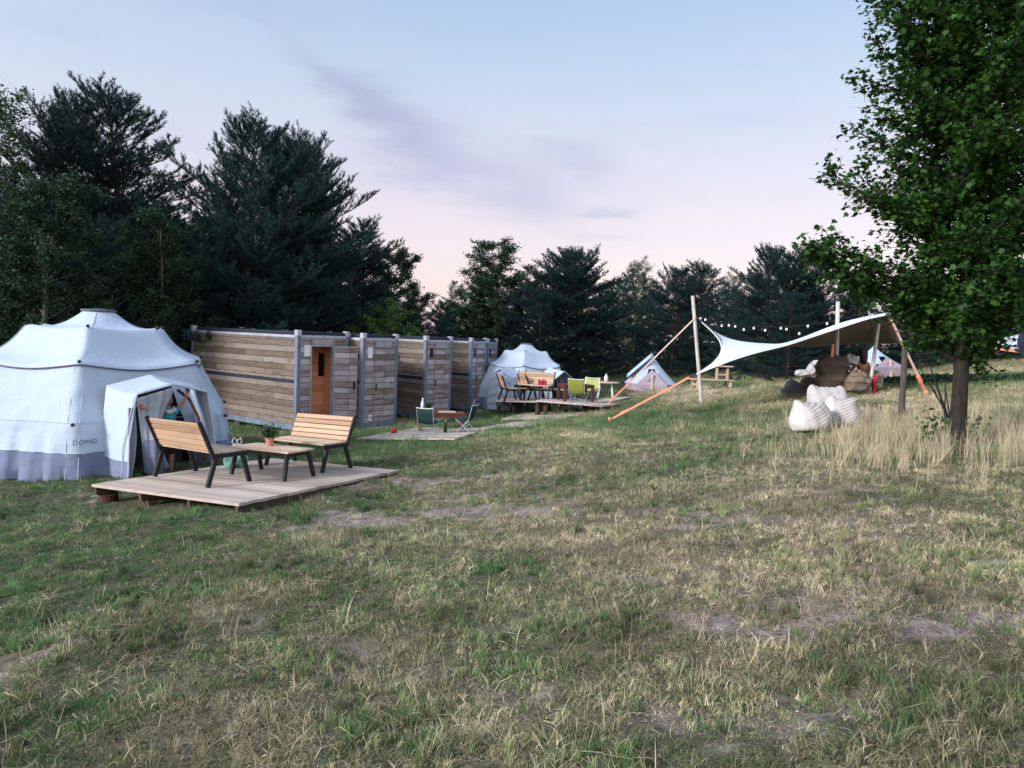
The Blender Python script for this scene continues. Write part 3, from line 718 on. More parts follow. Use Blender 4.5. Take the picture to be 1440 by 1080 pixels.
def gen_decid(seed, h=10., spread=2.4, nleaf=26000, size=.085, low=.12, upright=.75, hang=0.):
    r = np.random.default_rng(seed); t = TB()
    tr, _ = curve((0, 0, -.3), (r.normal(0, .03), r.normal(0, .03), 1), h*.98, .2, r, 14, .07)
    t.limb(tr, np.linspace(.13, .01, len(tr)), 7); tips = []
    nb = 46
    for b in range(nb):
        u = low+(.97-low)*(b+r.random())/nb; pos, dr = along(tr, u); a = b*2.4+r.normal(0, .3)
        L = spread*(math.sin(min(1, (u-low+.12)/.42)*1.45)*(1.02-u)**.45)*r.uniform(.6, 1.15)+.2
        el = upright*r.uniform(.6, 1.15)
        bp, _ = curve(pos[0], (math.cos(a)*math.cos(el), math.sin(a)*math.cos(el), math.sin(el)), L, .35, r, 6, .22)
        t.limb(bp, np.linspace(.035*(1-u)+.008, .004, len(bp)), 4)
        for q in range(int(6+L*6)):
            f = .2+.8*r.random(); pp, dd = along(bp, f); dd = dd[0]/np.linalg.norm(dd[0])
            td = dd+r.normal(0, .7, 3); tl = r.uniform(.25, .7)*(1.15-f*.6)
            tp, _ = curve(pp[0], td, tl, .2-hang, r, 3, .25); t.limb(tp, np.linspace(.008, .003, 4), 3); tips.append((tp, tl))
    wts = np.array([x[1] for x in tips]); cnt = (wts/wts.sum()*nleaf).astype(int)
    for (tp, tl), c in zip(tips, cnt):
        if c < 1: continue
        P_, _ = along(tp, .15+.85*r.random(c)); t.leaves(P_+r.normal(0, .085, (c, 3)), r, size)
    return t
def tree_meshes(name, t, bark, leaf):
    a = mesh_np(name+'_trunk', np.concatenate(t.tv), [np.concatenate(t.tf)], [bark], smooth=True)
    b = mesh_np(name+'_crown', np.concatenate(t.lv), [np.concatenate(t.lf)], [leaf])
    return a, b
KIND = {}
def kind(k):
    if k in KIND: return KIND[k]
    if k == 'pine_a': v = tree_meshes(k, gen_pine(1, spread=4.4, dens=1.25, profile=lambda u: (1-u)**.42*(.6+.4*min(1, u/.2))), M['pine_bark'], M['needle'])
    if k == 'pine_b': v = tree_meshes(k, gen_pine(2, spread=4.6, twin=True, nwh=.42, dens=1.2, profile=lambda u: (1-u)**.40*(.6+.4*min(1, u/.2))), M['pine_bark'], M['needle'])
    if k == 'pine_c': v = tree_meshes(k, gen_pine(5, spread=3.3, nwh=.36, dens=1.1), M['pine_bark'], M['needle'])
    if k == 'pine_d': v = tree_meshes(k, gen_pine(8, spread=4.2, nwh=.45, dens=1.1, profile=lambda u: (1-u)**.38*(.7+.3*min(1, u/.1))), M['pine_bark'], M['needle'])
    if k == 'dec_a': v = tree_meshes(k, gen_decid(3, spread=3.4, nleaf=40000, size=.10), M['birch_bark'], M['leaf_dark'])
    if k == 'dec_b': v = tree_meshes(k, gen_decid(4, spread=2.9, nleaf=34000, size=.095, upright=.95, low=.05), M['birch_bark'], M['leaf_dark'])
    if k == 'birch': v = tree_meshes(k, gen_decid(6, spread=2.8, nleaf=22000, size=.075, hang=.5), M['birch_bark'], M['leaf_dark'])
    if k == 'bright': v = tree_meshes(k, gen_decid(9, spread=3.6, nleaf=16000, size=.13, low=.04, upright=.7), M['birch_bark'], M['leaf_light'])
    KIND[k] = v; return v
ZM = {}
def tree(name, k, px, topy, Y, width, label, cat, group=None, rot=None, light=None):
    width *= 1.12
    a, b = kind(k); x = W(px, 470, Y).x; z0 = g1(x, Y)-.05; top = W(px, topy, Y).z; zm = ZM.setdefault(k, max(v.co.z for v in b.vertices)); s = (top-z0)/zm
    ro = rot if rot is not None else random.uniform(0, 6.28)
    o = thing(name, label, cat, (x, Y, z0), ro, group)
    for nm, me in (('trunk', a), ('crown', b)):
        c = D.objects.new(nm, me); C.objects.link(c); c.parent = o; c.scale = (s*width, s*width, s)
        if nm == 'crown' and light:
            c.material_slots[0].link = 'OBJECT'; c.material_slots[0].material = M[light]
    return o
GP = 'trees standing along the edge of the field'
T = [
 ('birch_tree', 'birch', 10, 92, 22.5, 1.25, 'thin leaved birch at the left edge of the photo above the big white tent', 'tree'),
 ('birch_tree', 'dec_a', 45, 235, 19.5, 1.25, 'bushy dark broadleaf tree low behind the left side of the big white tent', 'tree'),
 ('pine_tree', 'pine_a', 108, 117, 25, .95, 'tall dark pine with pointed top, second tree from the left', 'pine'),
 ('pine_tree', 'pine_c', 178, 115, 25.6, 1.30, 'tall dark pine with upright shoots, its top just right of the pointed pine', 'pine'),
 ('pine_tree', 'pine_d', 150, 290, 22.5, 1.1, 'lower dark pine directly above the roof cap of the big tent', 'pine'),
 ('broadleaf_tree', 'dec_b', 232, 285, 22, 1.35, 'greener small leaved tree between the two groups of tall pines at left', 'tree'),
 ('pine_tree', 'pine_b', 345, 155, 25, 1.0, 'broad tall pine rising behind the nearest cabin container', 'pine'),
 ('pine_tree', 'pine_a', 418, 178, 26.5, .95, 'pine with bristling upright shoots just right of the broadest tall pine', 'pine'),
 ('pine_tree', 'pine_d', 300, 330, 23.6, 1.0, 'short dense pine behind the left end of the nearest cabin container', 'pine'),
 ('pine_tree', 'pine_c', 487, 298, 30, 1.35, 'medium pine ending the tall left group, behind the nearest cabin door', 'pine'),
 ('broadleaf_tree', 'dec_a', 540, 345, 33, 1.2, 'dark broadleaf tree behind the second container, right of the tall pines', 'tree'),
 ('broadleaf_tree', 'bright', 548, 415, 26.5, 1.5, 'bright green bush showing just above the second container roof', 'bush'),
 ('broadleaf_tree', 'dec_b', 585, 400, 38, 1.3, 'small dark tree stepping down toward the gap in the tree line', 'tree'),
 ('pine_tree', 'pine_c', 628, 420, 42, 1.3, 'low distant pine in the dip of the tree line above the third container', 'pine'),
 ('broadleaf_tree', 'dec_b', 700, 328, 39, 1.75, 'mid green tree with feathery top, left one behind the small white tent', 'tree'),
 ('broadleaf_tree', 'dec_a', 662, 385, 40, 1.5, 'smaller loose tree on the left flank of the feathery topped green tree', 'tree'),
 ('pine_tree', 'pine_b', 815, 342, 39, 1.25, 'dense dark blue green pine right behind the small white tent', 'pine'),
 ('pine_tree', 'pine_d', 765, 372, 37, 1.35, 'dark bushy pine between the feathery green tree and the densest pine', 'pine'),
 ('birch_tree', 'birch', 892, 358, 47, 1.0, 'slim pale green pointed tree above the little bell tent', 'tree', ),
 ('pine_tree', 'pine_d', 945, 366, 38, 1.3, 'bushy pine behind the tall leaning pole, right of the slim pale tree', 'pine'),
 ('pine_tree', 'pine_c', 988, 364, 41, 1.5, 'narrow pine peak directly above the top of the tall leaning pole', 'pine'),
 ('birch_tree', 'birch', 1030, 378, 44, 1.2, 'light green thin tree between the narrow pine and the open topped pines', 'tree'),
 ('pine_tree', 'pine_b', 1078, 340, 31, 1.05, 'dark open topped pine behind the string of lights', 'pine'),
 ('pine_tree', 'pine_a', 1142, 332, 31.5, 1.15, 'dark pine with irregular top touching the left branches of the maple', 'pine'),
 ('pine_tree', 'pine_d', 1110, 405, 28.5, 1.05, 'low wide pine under the string of lights, left of the bean bags', 'pine'),
 ('pine_tree', 'pine_c', 1200, 390, 32, 1.3, 'dark pine partly hidden by the left edge of the maple crown', 'pine'),
 ('pine_tree', 'pine_d', 1285, 380, 34, 1.3, 'dark pine behind the maple, above the wooden post', 'pine'),
 ('pine_tree', 'pine_b', 1390, 360, 37, 1.3, 'dark pine behind the right side of the maple trunk', 'pine'),
]
for q in T:
    o = tree(*q, group=GP)
    if q[2] in (892, 1030):
        for c in kids(o):
            if c.name.startswith('crown'): c.material_slots[0].link = 'OBJECT'; c.material_slots[0].material = M['leaf_dark']
def woodland():
    """the dark mass of wood behind the individual trees, one object"""
    r = np.random.default_rng(77); lv, tv, lq, tf = [], [], [], []
    src = [gen_pine(31, spread=3.2, dens=.42, nwh=.55), gen_pine(32, spread=3.4, dens=.42, nwh=.6)]
    n1 = n2 = 0
    spots = []
    for px in range(-260, 1900, 46):
        for row in range(3):
            Yb = 27+row*4 if px < 420 else (36+row*5 if px < 640 else 47+row*5 if px < 900 else (43+row*4 if px < 1010 else 36+row*4))
            if px > 1220: Yb += 3
            ty = np.interp(px, [-260, 60, 240, 430, 520, 600, 650, 850, 1000, 1200, 1500, 1900], [225, 250, 300, 300, 385, 440, 395, 385, 400, 400, 385, 370])
            spots.append((px+r.uniform(-20, 20), Yb+r.uniform(-1.2, 1.2), ty+r.uniform(-14, 26)+row*6))
    for px, Y, ty in spots:
        t = src[r.integers(0, 2)]; p = W(px, 470, Y); z0 = g1(p.x, Y)-.1; top = W(px, ty, Y).z; s = (top-z0)/10; sx = s*r.uniform(1.2, 1.7)
        a = r.uniform(0, 6.28); Rm = np.array([[math.cos(a), -math.sin(a), 0], [math.sin(a), math.cos(a), 0], [0, 0, 1]])
        sc = np.array([sx, sx, s]); L = (np.concatenate(t.lv)*sc)@Rm.T+np.array([p.x, Y, z0])
        # thin
        keep = r.random(len(L)//3) < .6; idx = np.nonzero(keep)[0]; L = L.reshape(-1, 3, 3)[idx]
        cen = L.mean(1, keepdims=True); L = cen+(L-cen)*1.9; L = L.reshape(-1, 3)
        lv.append(L); lq.append(np.arange(len(L)).reshape(-1, 3)+n1); n1 += len(L)
    me = mesh_np('woodland', np.concatenate(lv), [np.concatenate(lq)], [M['needle']])
    o = D.objects.new('woodland', me); C.objects.link(o)
    tag(o, 'dark mass of pine wood closing off the field behind the separate trees', 'woodland', kind='stuff')
woodland()

# maple with lobed leaves --------------------------------------------------
def gen_maple():
    r = np.random.default_rng(12); t = TB(); h = 8.6
    tr, _ = curve((0, 0, -.3), (.0, .02, 1), h, .1, r, 16, .05)
    t.limb(tr, np.linspace(.110, .02, len(tr))*np.r_[1.25, 1.08, np.ones(len(tr)-2)], 10)
    s2, _ = curve((.16, .05, -.2), (.13, .05, 1), 6.6, .1, r, 12, .05)     # second stem
    s2 += np.array([.0, 0, 0]); 
    leaves = []
    def branch(p0, a, el, L, rad):
        bp, _ = curve(p0, (math.cos(a)*math.cos(el), math.sin(a)*math.cos(el), math.sin(el)), L, .15, r, 7, .16)
        t.limb(bp, np.linspace(rad, .005, len(bp)), 5)
        for q in range(int(6+L*12)):
            f = .16+.84*((q+r.random())/(6+L*12)); pp, dd = along(bp, min(f, .999)); dd = dd[0]/np.linalg.norm(dd[0])
            td = dd*.8+r.normal(0, .6, 3)+np.array([0, 0, .12]); tl = r.uniform(.25, .62)*(1.2-.6*f)
            tp, _ = curve(pp[0], td, tl, -.1, r, 3, .2); t.limb(tp, np.linspace(.008, .003, 4), 3)
            c = int(7+tl*26); P_, D_ = along(tp, .2+.8*r.random(c)); leaves.append((P_+r.normal(0, .05, (c, 3)), D_))
    nb = 128
    for b in range(nb):
        z = .165+.83*(b+r.random())/nb; pos, _ = along(tr, z); hz = z*h
        L = np.interp(hz, [1.25, 1.45, 1.8, 2.2, 3.0, 5.5, 8.5], [.5, .85, 1.2, 1.45, 1.55, 1.72, 1.35])*r.uniform(.62, 1.08)
        a = b*2.399+r.normal(0, .2)
        if math.cos(a) > .15 and hz < 2.1: L *= .45
        branch(pos[0], a, r.uniform(.1, .75)+.2*z, L, .03*(1.1-z)+.006)
    # long arms reaching left as in the photograph
    for b in range(90):
        z = .20+.78*(b+r.random())/90; pos, _ = along(tr, z)
        branch(pos[0], b*2.399+1.1+r.normal(0, .3), r.uniform(0, .6), r.uniform(.35, .75), .01)
    for hz, L, el, a in ((2.2, 2.3, .22, 3.15), (2.35, 2.2, .25, 3.3), (3.1, 2.2, .25, 3.2), (2.0, 2.15, .46, 3.20), (2.15, 2.1, .36, 3.3), (2.2, 1.8, .35, 2.95), (2.9, 1.85, .38, 3.15), (3.0, 1.7, .35, 3.4), (4.2, 1.45, .35, 3.1), (5.3, 1.5, .3, 3.2), (4.8, 1.5, .35, 2.9), (5.9, 1.5, .3, 3.3)):
        pos, _ = along(tr, hz/h); branch(pos[0], a, el, L, .03)
    P_ = np.concatenate([a for a, _ in leaves]); n = len(P_)
    # leaf template: 5 lobes, slightly folded
    out = [(0, 0), (.16, -.04), (.40, .02), (.30, .18), (.52, .42), (.30, .44), (.22, .60), (.14, .62), (0, 1.0), (-.14, .62), (-.22, .60), (-.30, .44), (-.52, .42), (-.30, .18), (-.40, .02), (-.16, -.04)]
    tx = np.array([(x, y, .10*abs(x)-.12*y*y) for x, y in out]+[(0, .38, -.02)])
    tri = np.array([(16, i, (i+1) % 16) for i in range(16)])
    nn = r.normal(0, .55, (n, 3))+np.array([0, 0, 1.0]); nn /= np.linalg.norm(nn, axis=1)[:, None]
    yd = r.normal(size=(n, 3)); c0 = P_.mean(0); yd[:, :2] += (P_-c0)[:, :2]*.8; yd[:, 2] -= .5
    yd -= (yd*nn).sum(1)[:, None]*nn; yd /= np.linalg.norm(yd, axis=1)[:, None]+1e-9; xd = np.cross(yd, nn)
    sz = r.uniform(.045, .10, n)[:, None, None]
    V = P_[:, None]+sz*(tx[None, :, 0:1]*xd[:, None]+tx[None, :, 1:2]*yd[:, None]+tx[None, :, 2:3]*nn[:, None])
    Fc = (tri[None]+np.arange(n)[:, None, None]*17).reshape(-1, 3)
    print('maple leaves', n)
    return t, V.reshape(-1, 3), Fc
def maple():
    t, V, Fc = gen_maple(); p = G(1345, 640)
    o = thing('maple_tree', 'large leafy green maple with dark trunk filling the right side of the photo', 'maple tree', p)
    me = mesh_np('trunk', np.concatenate(t.tv), [np.concatenate(t.tf)], [M['bark']], smooth=True); c = D.objects.new('trunk', me); C.objects.link(c); c.parent = o
    me2 = mesh_np('crown', V, [Fc], [M['leaf_maple']]); c = D.objects.new('crown', me2); C.objects.link(c); c.parent = o
    # neighbour whose stem shows at the right edge
    q = W(1545, 600, 10.6); z = g1(q.x, 10.6)
    o2 = thing('maple_tree', 'second maple at the right edge of the photo, mostly out of frame', 'maple tree', (q.x, 10.6, z), 2.2)
    for nm, m_ in (('trunk', me), ('crown', me2)):
        c = D.objects.new(nm, m_); C.objects.link(c); c.parent = o2; c.scale = (.95, .95, 1.32)
    # thin dead shoots beside the trunk
    for i, (px, py, tx_, ty_, lab) in enumerate(((1337, 625, 1308, 515, 'thin dark bent sapling stem left of the maple trunk'), (1334, 628, 1329, 545, 'slender twig stem between the bent sapling and the maple trunk'))):
        a = G(px, py); b = W(tx_, ty_, a.y-.1); m = MB(); mid = a.lerp(b, .45)+Vector((.05, 0, 0))
        m.tube([a-Vector((0, 0, .1)), mid, b], [.035-.015*i, .022-.01*i, .008], 7)
        m.tube([mid, mid.lerp(b, .5)+Vector((-.14, .03, .1)), b+Vector((-.15, .05, .02))], [.012, .009, .004], 5)
        m.tube([mid, mid.lerp(b, .4)+Vector((.10, .03, .1)), mid.lerp(b, .7)+Vector((.15, .05, .12))], [.01, .007, .003], 5)
        s_ = m.build('sapling_stem', M['bark'], smooth=True); tag(s_, lab, 'sapling')
    # leafy sprouts at the foot
    rr = np.random.default_rng(3); tb = TB()
    a = G(1338, 632)
    for k in range(26):
        an = rr.uniform(0, 6.28); cpt = np.array([rr.normal(-.05, .12), rr.normal(-.1, .08), 0])
        st, _ = curve(cpt, (rr.normal(0, .4), rr.normal(0, .4), 1), rr.uniform(.25, .7), .2, rr, 4, .2); tb.limb(st, np.linspace(.005, .002, 5), 3)
        P_, _ = along(st, .3+.7*rr.random(9)); tb.leaves(P_+rr.normal(0, .03, (9, 3)), rr, .085)
    o3 = thing('leafy_sprouts', 'small green leafy sprouts at the foot of the maple trunk', 'plant', a)
    x1, x2 = tree_meshes('sprout', tb, M['bark'], M['leaf_light'])
    for nm, m_ in (('stems', x1), ('leaves', x2)):
        c = D.objects.new(nm, m_); C.objects.link(c); c.parent = o3
maple()
# ================================================================== OBJECTS
def frame_m(o, x, y, z):
    m = Matrix((x, y, z)).transposed().to_4x4(); m.translation = o; return m
# ---- wooden decks ---------------------------------------------------------
def deck(name, corners, label, boards_along=0, nb=20, th=.035, stumps=(), group=None, joist=True):
    """corners: 4 vectors A,B,C,D counter-clockwise from above"""
    A, B, Cc, Dd = [Vector(c) for c in corners]
    x = (B-A).normalized(); nrm = x.cross(Dd-A).normalized(); y = nrm.cross(x)
    o = thing(name, label, 'deck', A, 0, group)
    xf = frame_m(Vector((0, 0, 0)), x, y, nrm)
    def loc(p): d = Vector(p)-A; return Vector((d.dot(x), d.dot(y), d.dot(nrm)))
    b, c, d = loc(B), loc(Cc), loc(Dd); a = Vector((0, 0, 0))
    m = MB(); rr = random.Random(nb)
    for i in range(nb):
        t0, t1 = i/nb, (i+1)/nb; g = .004
        if boards_along == 0: p, q, r_, s_ = a.lerp(d, t0), b.lerp(c, t0), b.lerp(c, t1), a.lerp(d, t1)
        else: p, q, r_, s_ = a.lerp(b, t0), d.lerp(c, t0), d.lerp(c, t1), a.lerp(b, t1)
        u = (q-p).normalized(); v = (s_-p).normalized(); j = rr.uniform(-.015, .015); k = rr.uniform(-.02, .015)
        p = p+v*g+u*k; s_ = s_-v*g+u*k; q = q+v*g+u*j; r_ = r_-v*g+u*j; dz = rr.uniform(-.003, .003)
        V = [(w_.x, w_.y, zz) for zz in (-th+dz, dz) for w_ in (p, q, r_, s_)]
        m.add(V, [(3,2,1,0),(4,5,6,7),(0,1,5,4),(1,2,6,5),(2,3,7,6),(3,0,4,7)] if boards_along == 0 else [(0,1,2,3),(7,6,5,4),(4,5,1,0),(5,6,2,1),(6,7,3,2),(7,4,0,3)])
    m.build('boards', M['deck' if boards_along == 0 else 'deck_y'], o, xf=xf)
    if joist:
        m = MB(); hh = .10
        for t in (.02, .35, .68, .98):
            if boards_along == 0: p, q = a.lerp(b, t), d.lerp(c, t)
            else: p, q = a.lerp(d, t), b.lerp(c, t)
            dirn = (q-p).normalized(); p = p+dirn*.02; q = q-dirn*.02
            m.bar(p+Vector((0, 0, -th-hh/2-.004)), q+Vector((0, 0, -th-hh/2-.004)), .05, hh)
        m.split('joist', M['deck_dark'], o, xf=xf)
    for (u, v, r_) in stumps:
        p = a.lerp(b, u).lerp(d.lerp(c, u), v); wp = A + x*p.x + y*p.y + nrm*(-th-.11); gg = g1(wp.x, wp.y)
        m = MB(); h = max(.08, wp.z-gg+.06); n = 14
        prof = [(r_*1.08, -h), (r_*1.02, -h*.6), (r_*.96, -h*.2), (r_, 0)]
        m.lathe(prof, n, tuple(wp-A)); st = m.build('stump', M['stump'], o, smooth=False)
    return o
M['deck_y'] = wood('weathered_boards_lengthwise', (.22, .175, .14), (.50, .41, .345), 1, .8, .5)
deck('wooden_deck', DECK, 'nearest raised wooden deck with two benches, its left end on log stumps', 0, 19, stumps=((.03, .06, .12), (.36, .05, .09), (.03, .5, .1), (.7, .12, .09), (.96, .2, .08)))

# ---- bench ----------------------------------------------------------------
BW = 1.32
def make_bench(name, label, wd=BW, group=None):
    o = thing(name, label, 'bench', (0, 0, 0), 0, group)
    m = MB(); n = 4
    for i in range(n):
        y0 = .03+i*.118; m.box((0.0, y0, .405-i*.0), (wd, y0+.108, .432), 0, .004)
    m.build('seat', M['pale_wood'], o)
    # backrest leans back
    a = Vector((0, .02, .43)); b = Vector((0, -.13, .80)); d = (b-a).normalized(); L = (b-a).length
    m = MB(); nb_ = 5; hh = L/nb_
    for i in range(nb_):
        p = a+d*(i*hh+.006); q = a+d*((i+1)*hh-.006)
        m.bar((0.0+wd/2, p.y, p.z), (wd/2, q.y, q.z), wd, .026, up=(0, 1, 0), bev=.003)
    m.build('backrest', M['pine_wood'], o)
    for x in (.035, wd-.035):
        xs = -.026 if x < .1 else .026; xx = x+xs*1.35
        m = MB(); m.bar((xx, -.00, .375), (xx, .50, .375), .045, .05); m.build('seat_frame', M['black_steel'], o)
        m = MB(); m.bar((xx, .035, .34), (xx, -.155, .82), .045, .042, up=(0, 1, 0)); m.build('back_post', M['black_steel'], o)
        m = MB(); m.bar((xx, .06, .37), (xx, -.06, .0), .045, .05, up=(0, 1, 0)); m.build('leg', M['black_steel'], o)
        m = MB(); m.bar((xx, .42, .37), (xx, .52, .0), .045, .05, up=(0, 1, 0)); m.build('leg', M['black_steel'], o)
    return o
def place_frame(o, origin, xdir, up=Vector((0, 0, 1)), s=1.0):
    x = (xdir-up*xdir.dot(up)).normalized(); y = up.cross(x)
    o.matrix_world = frame_m(origin, x*s, y*s, up*s)
bench1 = make_bench('bench', 'bench seen from behind on the nearest deck, in front of the tent door', group='slatted wooden benches with black frames')
# bench 1: local x = left end -> right end when facing +y(front). faces right/away: rear-near foot (293,686), front-near (353,682), rear-far (218,670)
pn, pf = on_deck(293, 686), on_deck(218, 670)
xd = (pn-pf).normalized()     # local +x points near, so +y (front) points ... up x x
yd = dn.cross(xd)
place_frame(bench1, pf+yd*.06, xd, dn, (pn-pf).length/BW*.99)
if (on_deck(353, 682)-pn).dot(yd) < 0: print('BENCH1 FACING WRONG')
bench2 = copy_tree(bench1, label='bench facing the camera on the nearest deck, right of the low table')
pl, pr = on_deck(373.5, 654), on_deck(453, 665)  # front feet : left, right in the picture
xd2 = (pl-pr).normalized(); yd2 = dn.cross(xd2)
print('bench widths', (pn-pf).length, (pl-pr).length, 'facing', yd2, yd)
sc2 = (pl-pr).length/BW*.99
if (pl-on_deck(418, 650)).dot(yd2) < 0: print('BENCH2 FACING WRONG')
place_frame(bench2, pr-yd2*.52*sc2, xd2, dn, sc2)
# ---- low table with a potted plant
def make_table(name, label, L=1.15, Wd=.5, H=.42, group=None, top='pale_wood', leg='black_steel', splay=.08, lw=.045):
    o = thing(name, label, 'table', (0, 0, 0), 0, group); m = MB()
    n = 4
    for i in range(n): m.box((0, i*Wd/n+.003, H-.028), (L, (i+1)*Wd/n-.003, H), 0, .003)
    m.build('tabletop', M[top], o)
    m = MB(); 
    for (a, b) in (((.06, .05), (L-.06, .05)), ((.06, Wd-.05), (L-.06, Wd-.05)), ((.06, .07), (.06, Wd-.07)), ((L-.06, .07), (L-.06, Wd-.07))):
        m.bar((*a, H-.055), (*b, H-.055), .03, .045)
    m.split('apron_rail', M[leg], o)
    for x, sx in ((.07, -1), (L-.07, 1)):
        for y, sy in ((.06, -1), (Wd-.06, 1)):
            m = MB(); m.bar((x, y, H-.035), (x+sx*splay*.3, y+sy*splay, 0), lw, lw, up=(0, 1, 0)); m.build('leg', M[leg], o)
    return o
tb = make_table('coffee_table', 'long low table with wooden top and black legs between the two benches', 1.2, .48, .40)
ta, tc_ = on_deck(401, 677), on_deck(438.5, 670)      # near-end feet
ydt = (tc_-ta).normalized(); xdt = ydt.cross(dn)
place_frame(tb, ta - xdt*1.15 , xdt, dn, 1.0)
bpy.context.view_layer.update()
def plant_pot(loc, label, s=1.0, name='potted_plant'):
    o = thing(name, label, 'plant', loc); m = MB()
    m.lathe([(.045*s, 0), (.062*s, .11*s), (.066*s, .11*s), (.066*s, .125*s), (.055*s, .125*s), (.052*s, .10*s), (.001, .10*s)], 18); m.build('pot', M['terracotta'], o, smooth=False)
    rr = np.random.default_rng(5); t = TB()
    for k in range(34):
        st, _ = curve((rr.normal(0, .015*s), rr.normal(0, .015*s), .1*s), (rr.normal(0, .6), rr.normal(0, .6), 1), rr.uniform(.12, .28)*s, .2, rr, 4, .2); t.limb(st, np.linspace(.003, .001, 5), 3)
        P_, _ = along(st, .2+.8*rr.random(16)); t.leaves(P_+rr.normal(0, .01, (16, 3)), rr, .04*s)
    a, b = tree_meshes('pp', t, M['bark'], M['leaf_sage'])
    for nm, me in (('stems', a), ('leaves', b)):
        c = D.objects.new(nm, me); C.objects.link(c); c.parent = o
    return o
tm = tb.matrix_world
plant_pot(tm @ Vector((.48, .30, .40)), 'small bushy green plant in a clay pot on the low table')
# plastic bag on the bench/table end
def crumple(name, label, cat, c, sx, sy, sz, mat, seed=0, top=None, seg=40, rough=.16, tilt=0, group=None, flat=.9, parent=None):
    """a slumped cloth bag: superellipsoid with folds, flat underside"""
    rr = random.Random(seed); V = []; Fc = []; m = MB(); rows = seg//2
    ph = [rr.uniform(0, 6.28) for _ in range(8)]
    P = []
    for i in range(rows+1):
        v = -math.pi/2+math.pi*i/rows; row = []
        for j in range(seg+1):
            u = 2*math.pi*(j % seg)/seg
            e = .62
            cu, su, cv, sv = math.cos(u), math.sin(u), math.cos(v), math.sin(v)
            f = lambda q, e_: math.copysign(abs(q)**e_, q)
            x = f(cu, e)*f(cv, .55); y = f(su, e)*f(cv, .55); z = f(sv, .8)
            k = 1+rough*(.5*math.sin(3*u+ph[0]+1.5*z)+.35*math.sin(5*u+ph[1]-3*z)+.3*math.sin(2*u+ph[2])*z+.25*math.sin(7*u+4*z+ph[3]))
            zz = z*(1+rough*.9*math.sin(2*u+ph[4])+rough*.5*math.sin(4*u+ph[5]))
            bulge = 1-.14*max(0, z)+.05*math.sin(6*z+ph[6])
            zz = max(zz, -flat) 
            ck = 1+rough*.9*float(fnoise(np.array([math.cos(u)*2.6+seed+5]), np.array([math.sin(u)*2.6+z*3.2+9]), seed, 3)[0]-.5); k *= ck
            row.append((x*sx*k*bulge+tilt*zz*sz, y*sy*k*bulge, (zz+flat)*sz/(1+flat)*(1-.10*abs(x))))
        P.append(row)
    if top: P = [[top(Vector(p)) for p in row] for row in P]
    m.grid([[tuple(q) for q in row] for row in P]); o = m.build(name, M[mat], parent, smooth=True)
    o.location = c; subsurf(o, 1)
    bm = bmesh.new(); bm.from_mesh(o.data); bmesh.ops.remove_doubles(bm, verts=bm.verts, dist=.0005); bmesh.ops.recalc_face_normals(bm, faces=bm.faces); bm.to_mesh(o.data); bm.free()
    for p in o.data.polygons: p.use_smooth = True
    if label: tag(o, label, cat, group)
    if name == 'bean_bag':
        m = MB()
        for rr_ in (int(rows*.52), int(rows*.74)):
            ring = [Vector(q) for q in P[rr_]]; cen = sum(ring[:-1], Vector())/(len(ring)-1); m.tube([q+(q-cen).normalized()*.003 for q in ring], .007, 5, cap=False)
        m.split('seam', M['seam_dark2'], o, smooth=True)
    return o
M['seam_dark2'] = simple('bag_piping', (.05, .04, .035), .9, .2, 10, 0)
bgp = bench1.matrix_world @ Vector((1.0, .62, .0))
bagp = on_deck(331, 657)
pbag = thing('plastic_bag', 'mint green and white plastic bag behind the bench with its back to the camera', 'bag', bagp+dn*.01)
crumple('bag_body', None, None, Vector((0, 0, 0)), .15, .12, .27, 'bag_plastic', 4, rough=.30, parent=pbag)
crumple('bag_neck', None, None, Vector((.02, 0, .22)), .07, .05, .12, 'white_bag', 8, rough=.30, parent=pbag)
for k_ in (-1, 1):
    m = MB(); m.tube([(.02+.03*k_, 0, .30), (.02+.075*k_, 0, .38), (.02+.05*k_, .01, .44), (.02+.005*k_, .01, .40), (.015, 0, .31)], .010, 6); m.build('bag_handle', M['white_bag'], pbag, smooth=True)

# ---- geodesic frame tents -------------------------------------------------
RINGS = [(2.76, .20), (2.40, 1.10), (1.74, 1.86), (.86, 2.44)]  # (z, r): crown, ring1, ring2, ring3
def tent_surface(az0, R1_=1.0):
    zc, rc = 2.70, .22
    prof = [(zc, rc, 0), (2.43, 1.16, .5), (1.85, 1.96, 0), (.88, 2.52, 0), (-.02, 2.70, 0)]
    def P(th, t):
        """t in 0..4 down the profile, th azimuth"""
        i = min(3, int(t)); f = t-i
        z0, r0, _ = prof[i]; z1, r1, _ = prof[i+1]
        z = z0+(z1-z0)*f; r = r0+(r1-r0)*f
        if i == 0: z -= .14*math.sin(math.pi*f); 
        if i == 1: z -= .10*math.sin(math.pi*f); r -= .05*math.sin(math.pi*f)
        if i == 2: r -= .03*math.sin(math.pi*f)
        a = ((th-az0) % (math.pi/3)) - math.pi/6     # 0 at mid panel
        hexf = math.cos(math.pi/6)/math.cos(a); w_ = min(1, max(0, t/1.0))
        k = 1+(hexf-1)*w_
        mid = math.cos(3*a)      # 1 mid panel, 0 at the hubs
        mid = max(0, mid)
        if 0 < t < 1: z -= .04*mid*t
        if 1 <= t < 2: z -= (.04*(2-t)+.11*(t-1))*mid
        if 2 <= t < 3: z -= .11*(3-t)*mid
        if t > 3: 
            k += .026*(t-3)*(math.sin(th*37)+.6*math.sin(th*61+1))
        if t > 2.05: k += .016*(float(vnoise(np.array([th*9+40]), np.array([t*6.]), 5)[0])-.5)+.010*(float(vnoise(np.array([th*5+40]), np.array([t*19.]), 6)[0])-.5)*(1 if t < 3 else .4)
        return Vector((r*k*math.cos(th), r*k*math.sin(th), z))
    return P
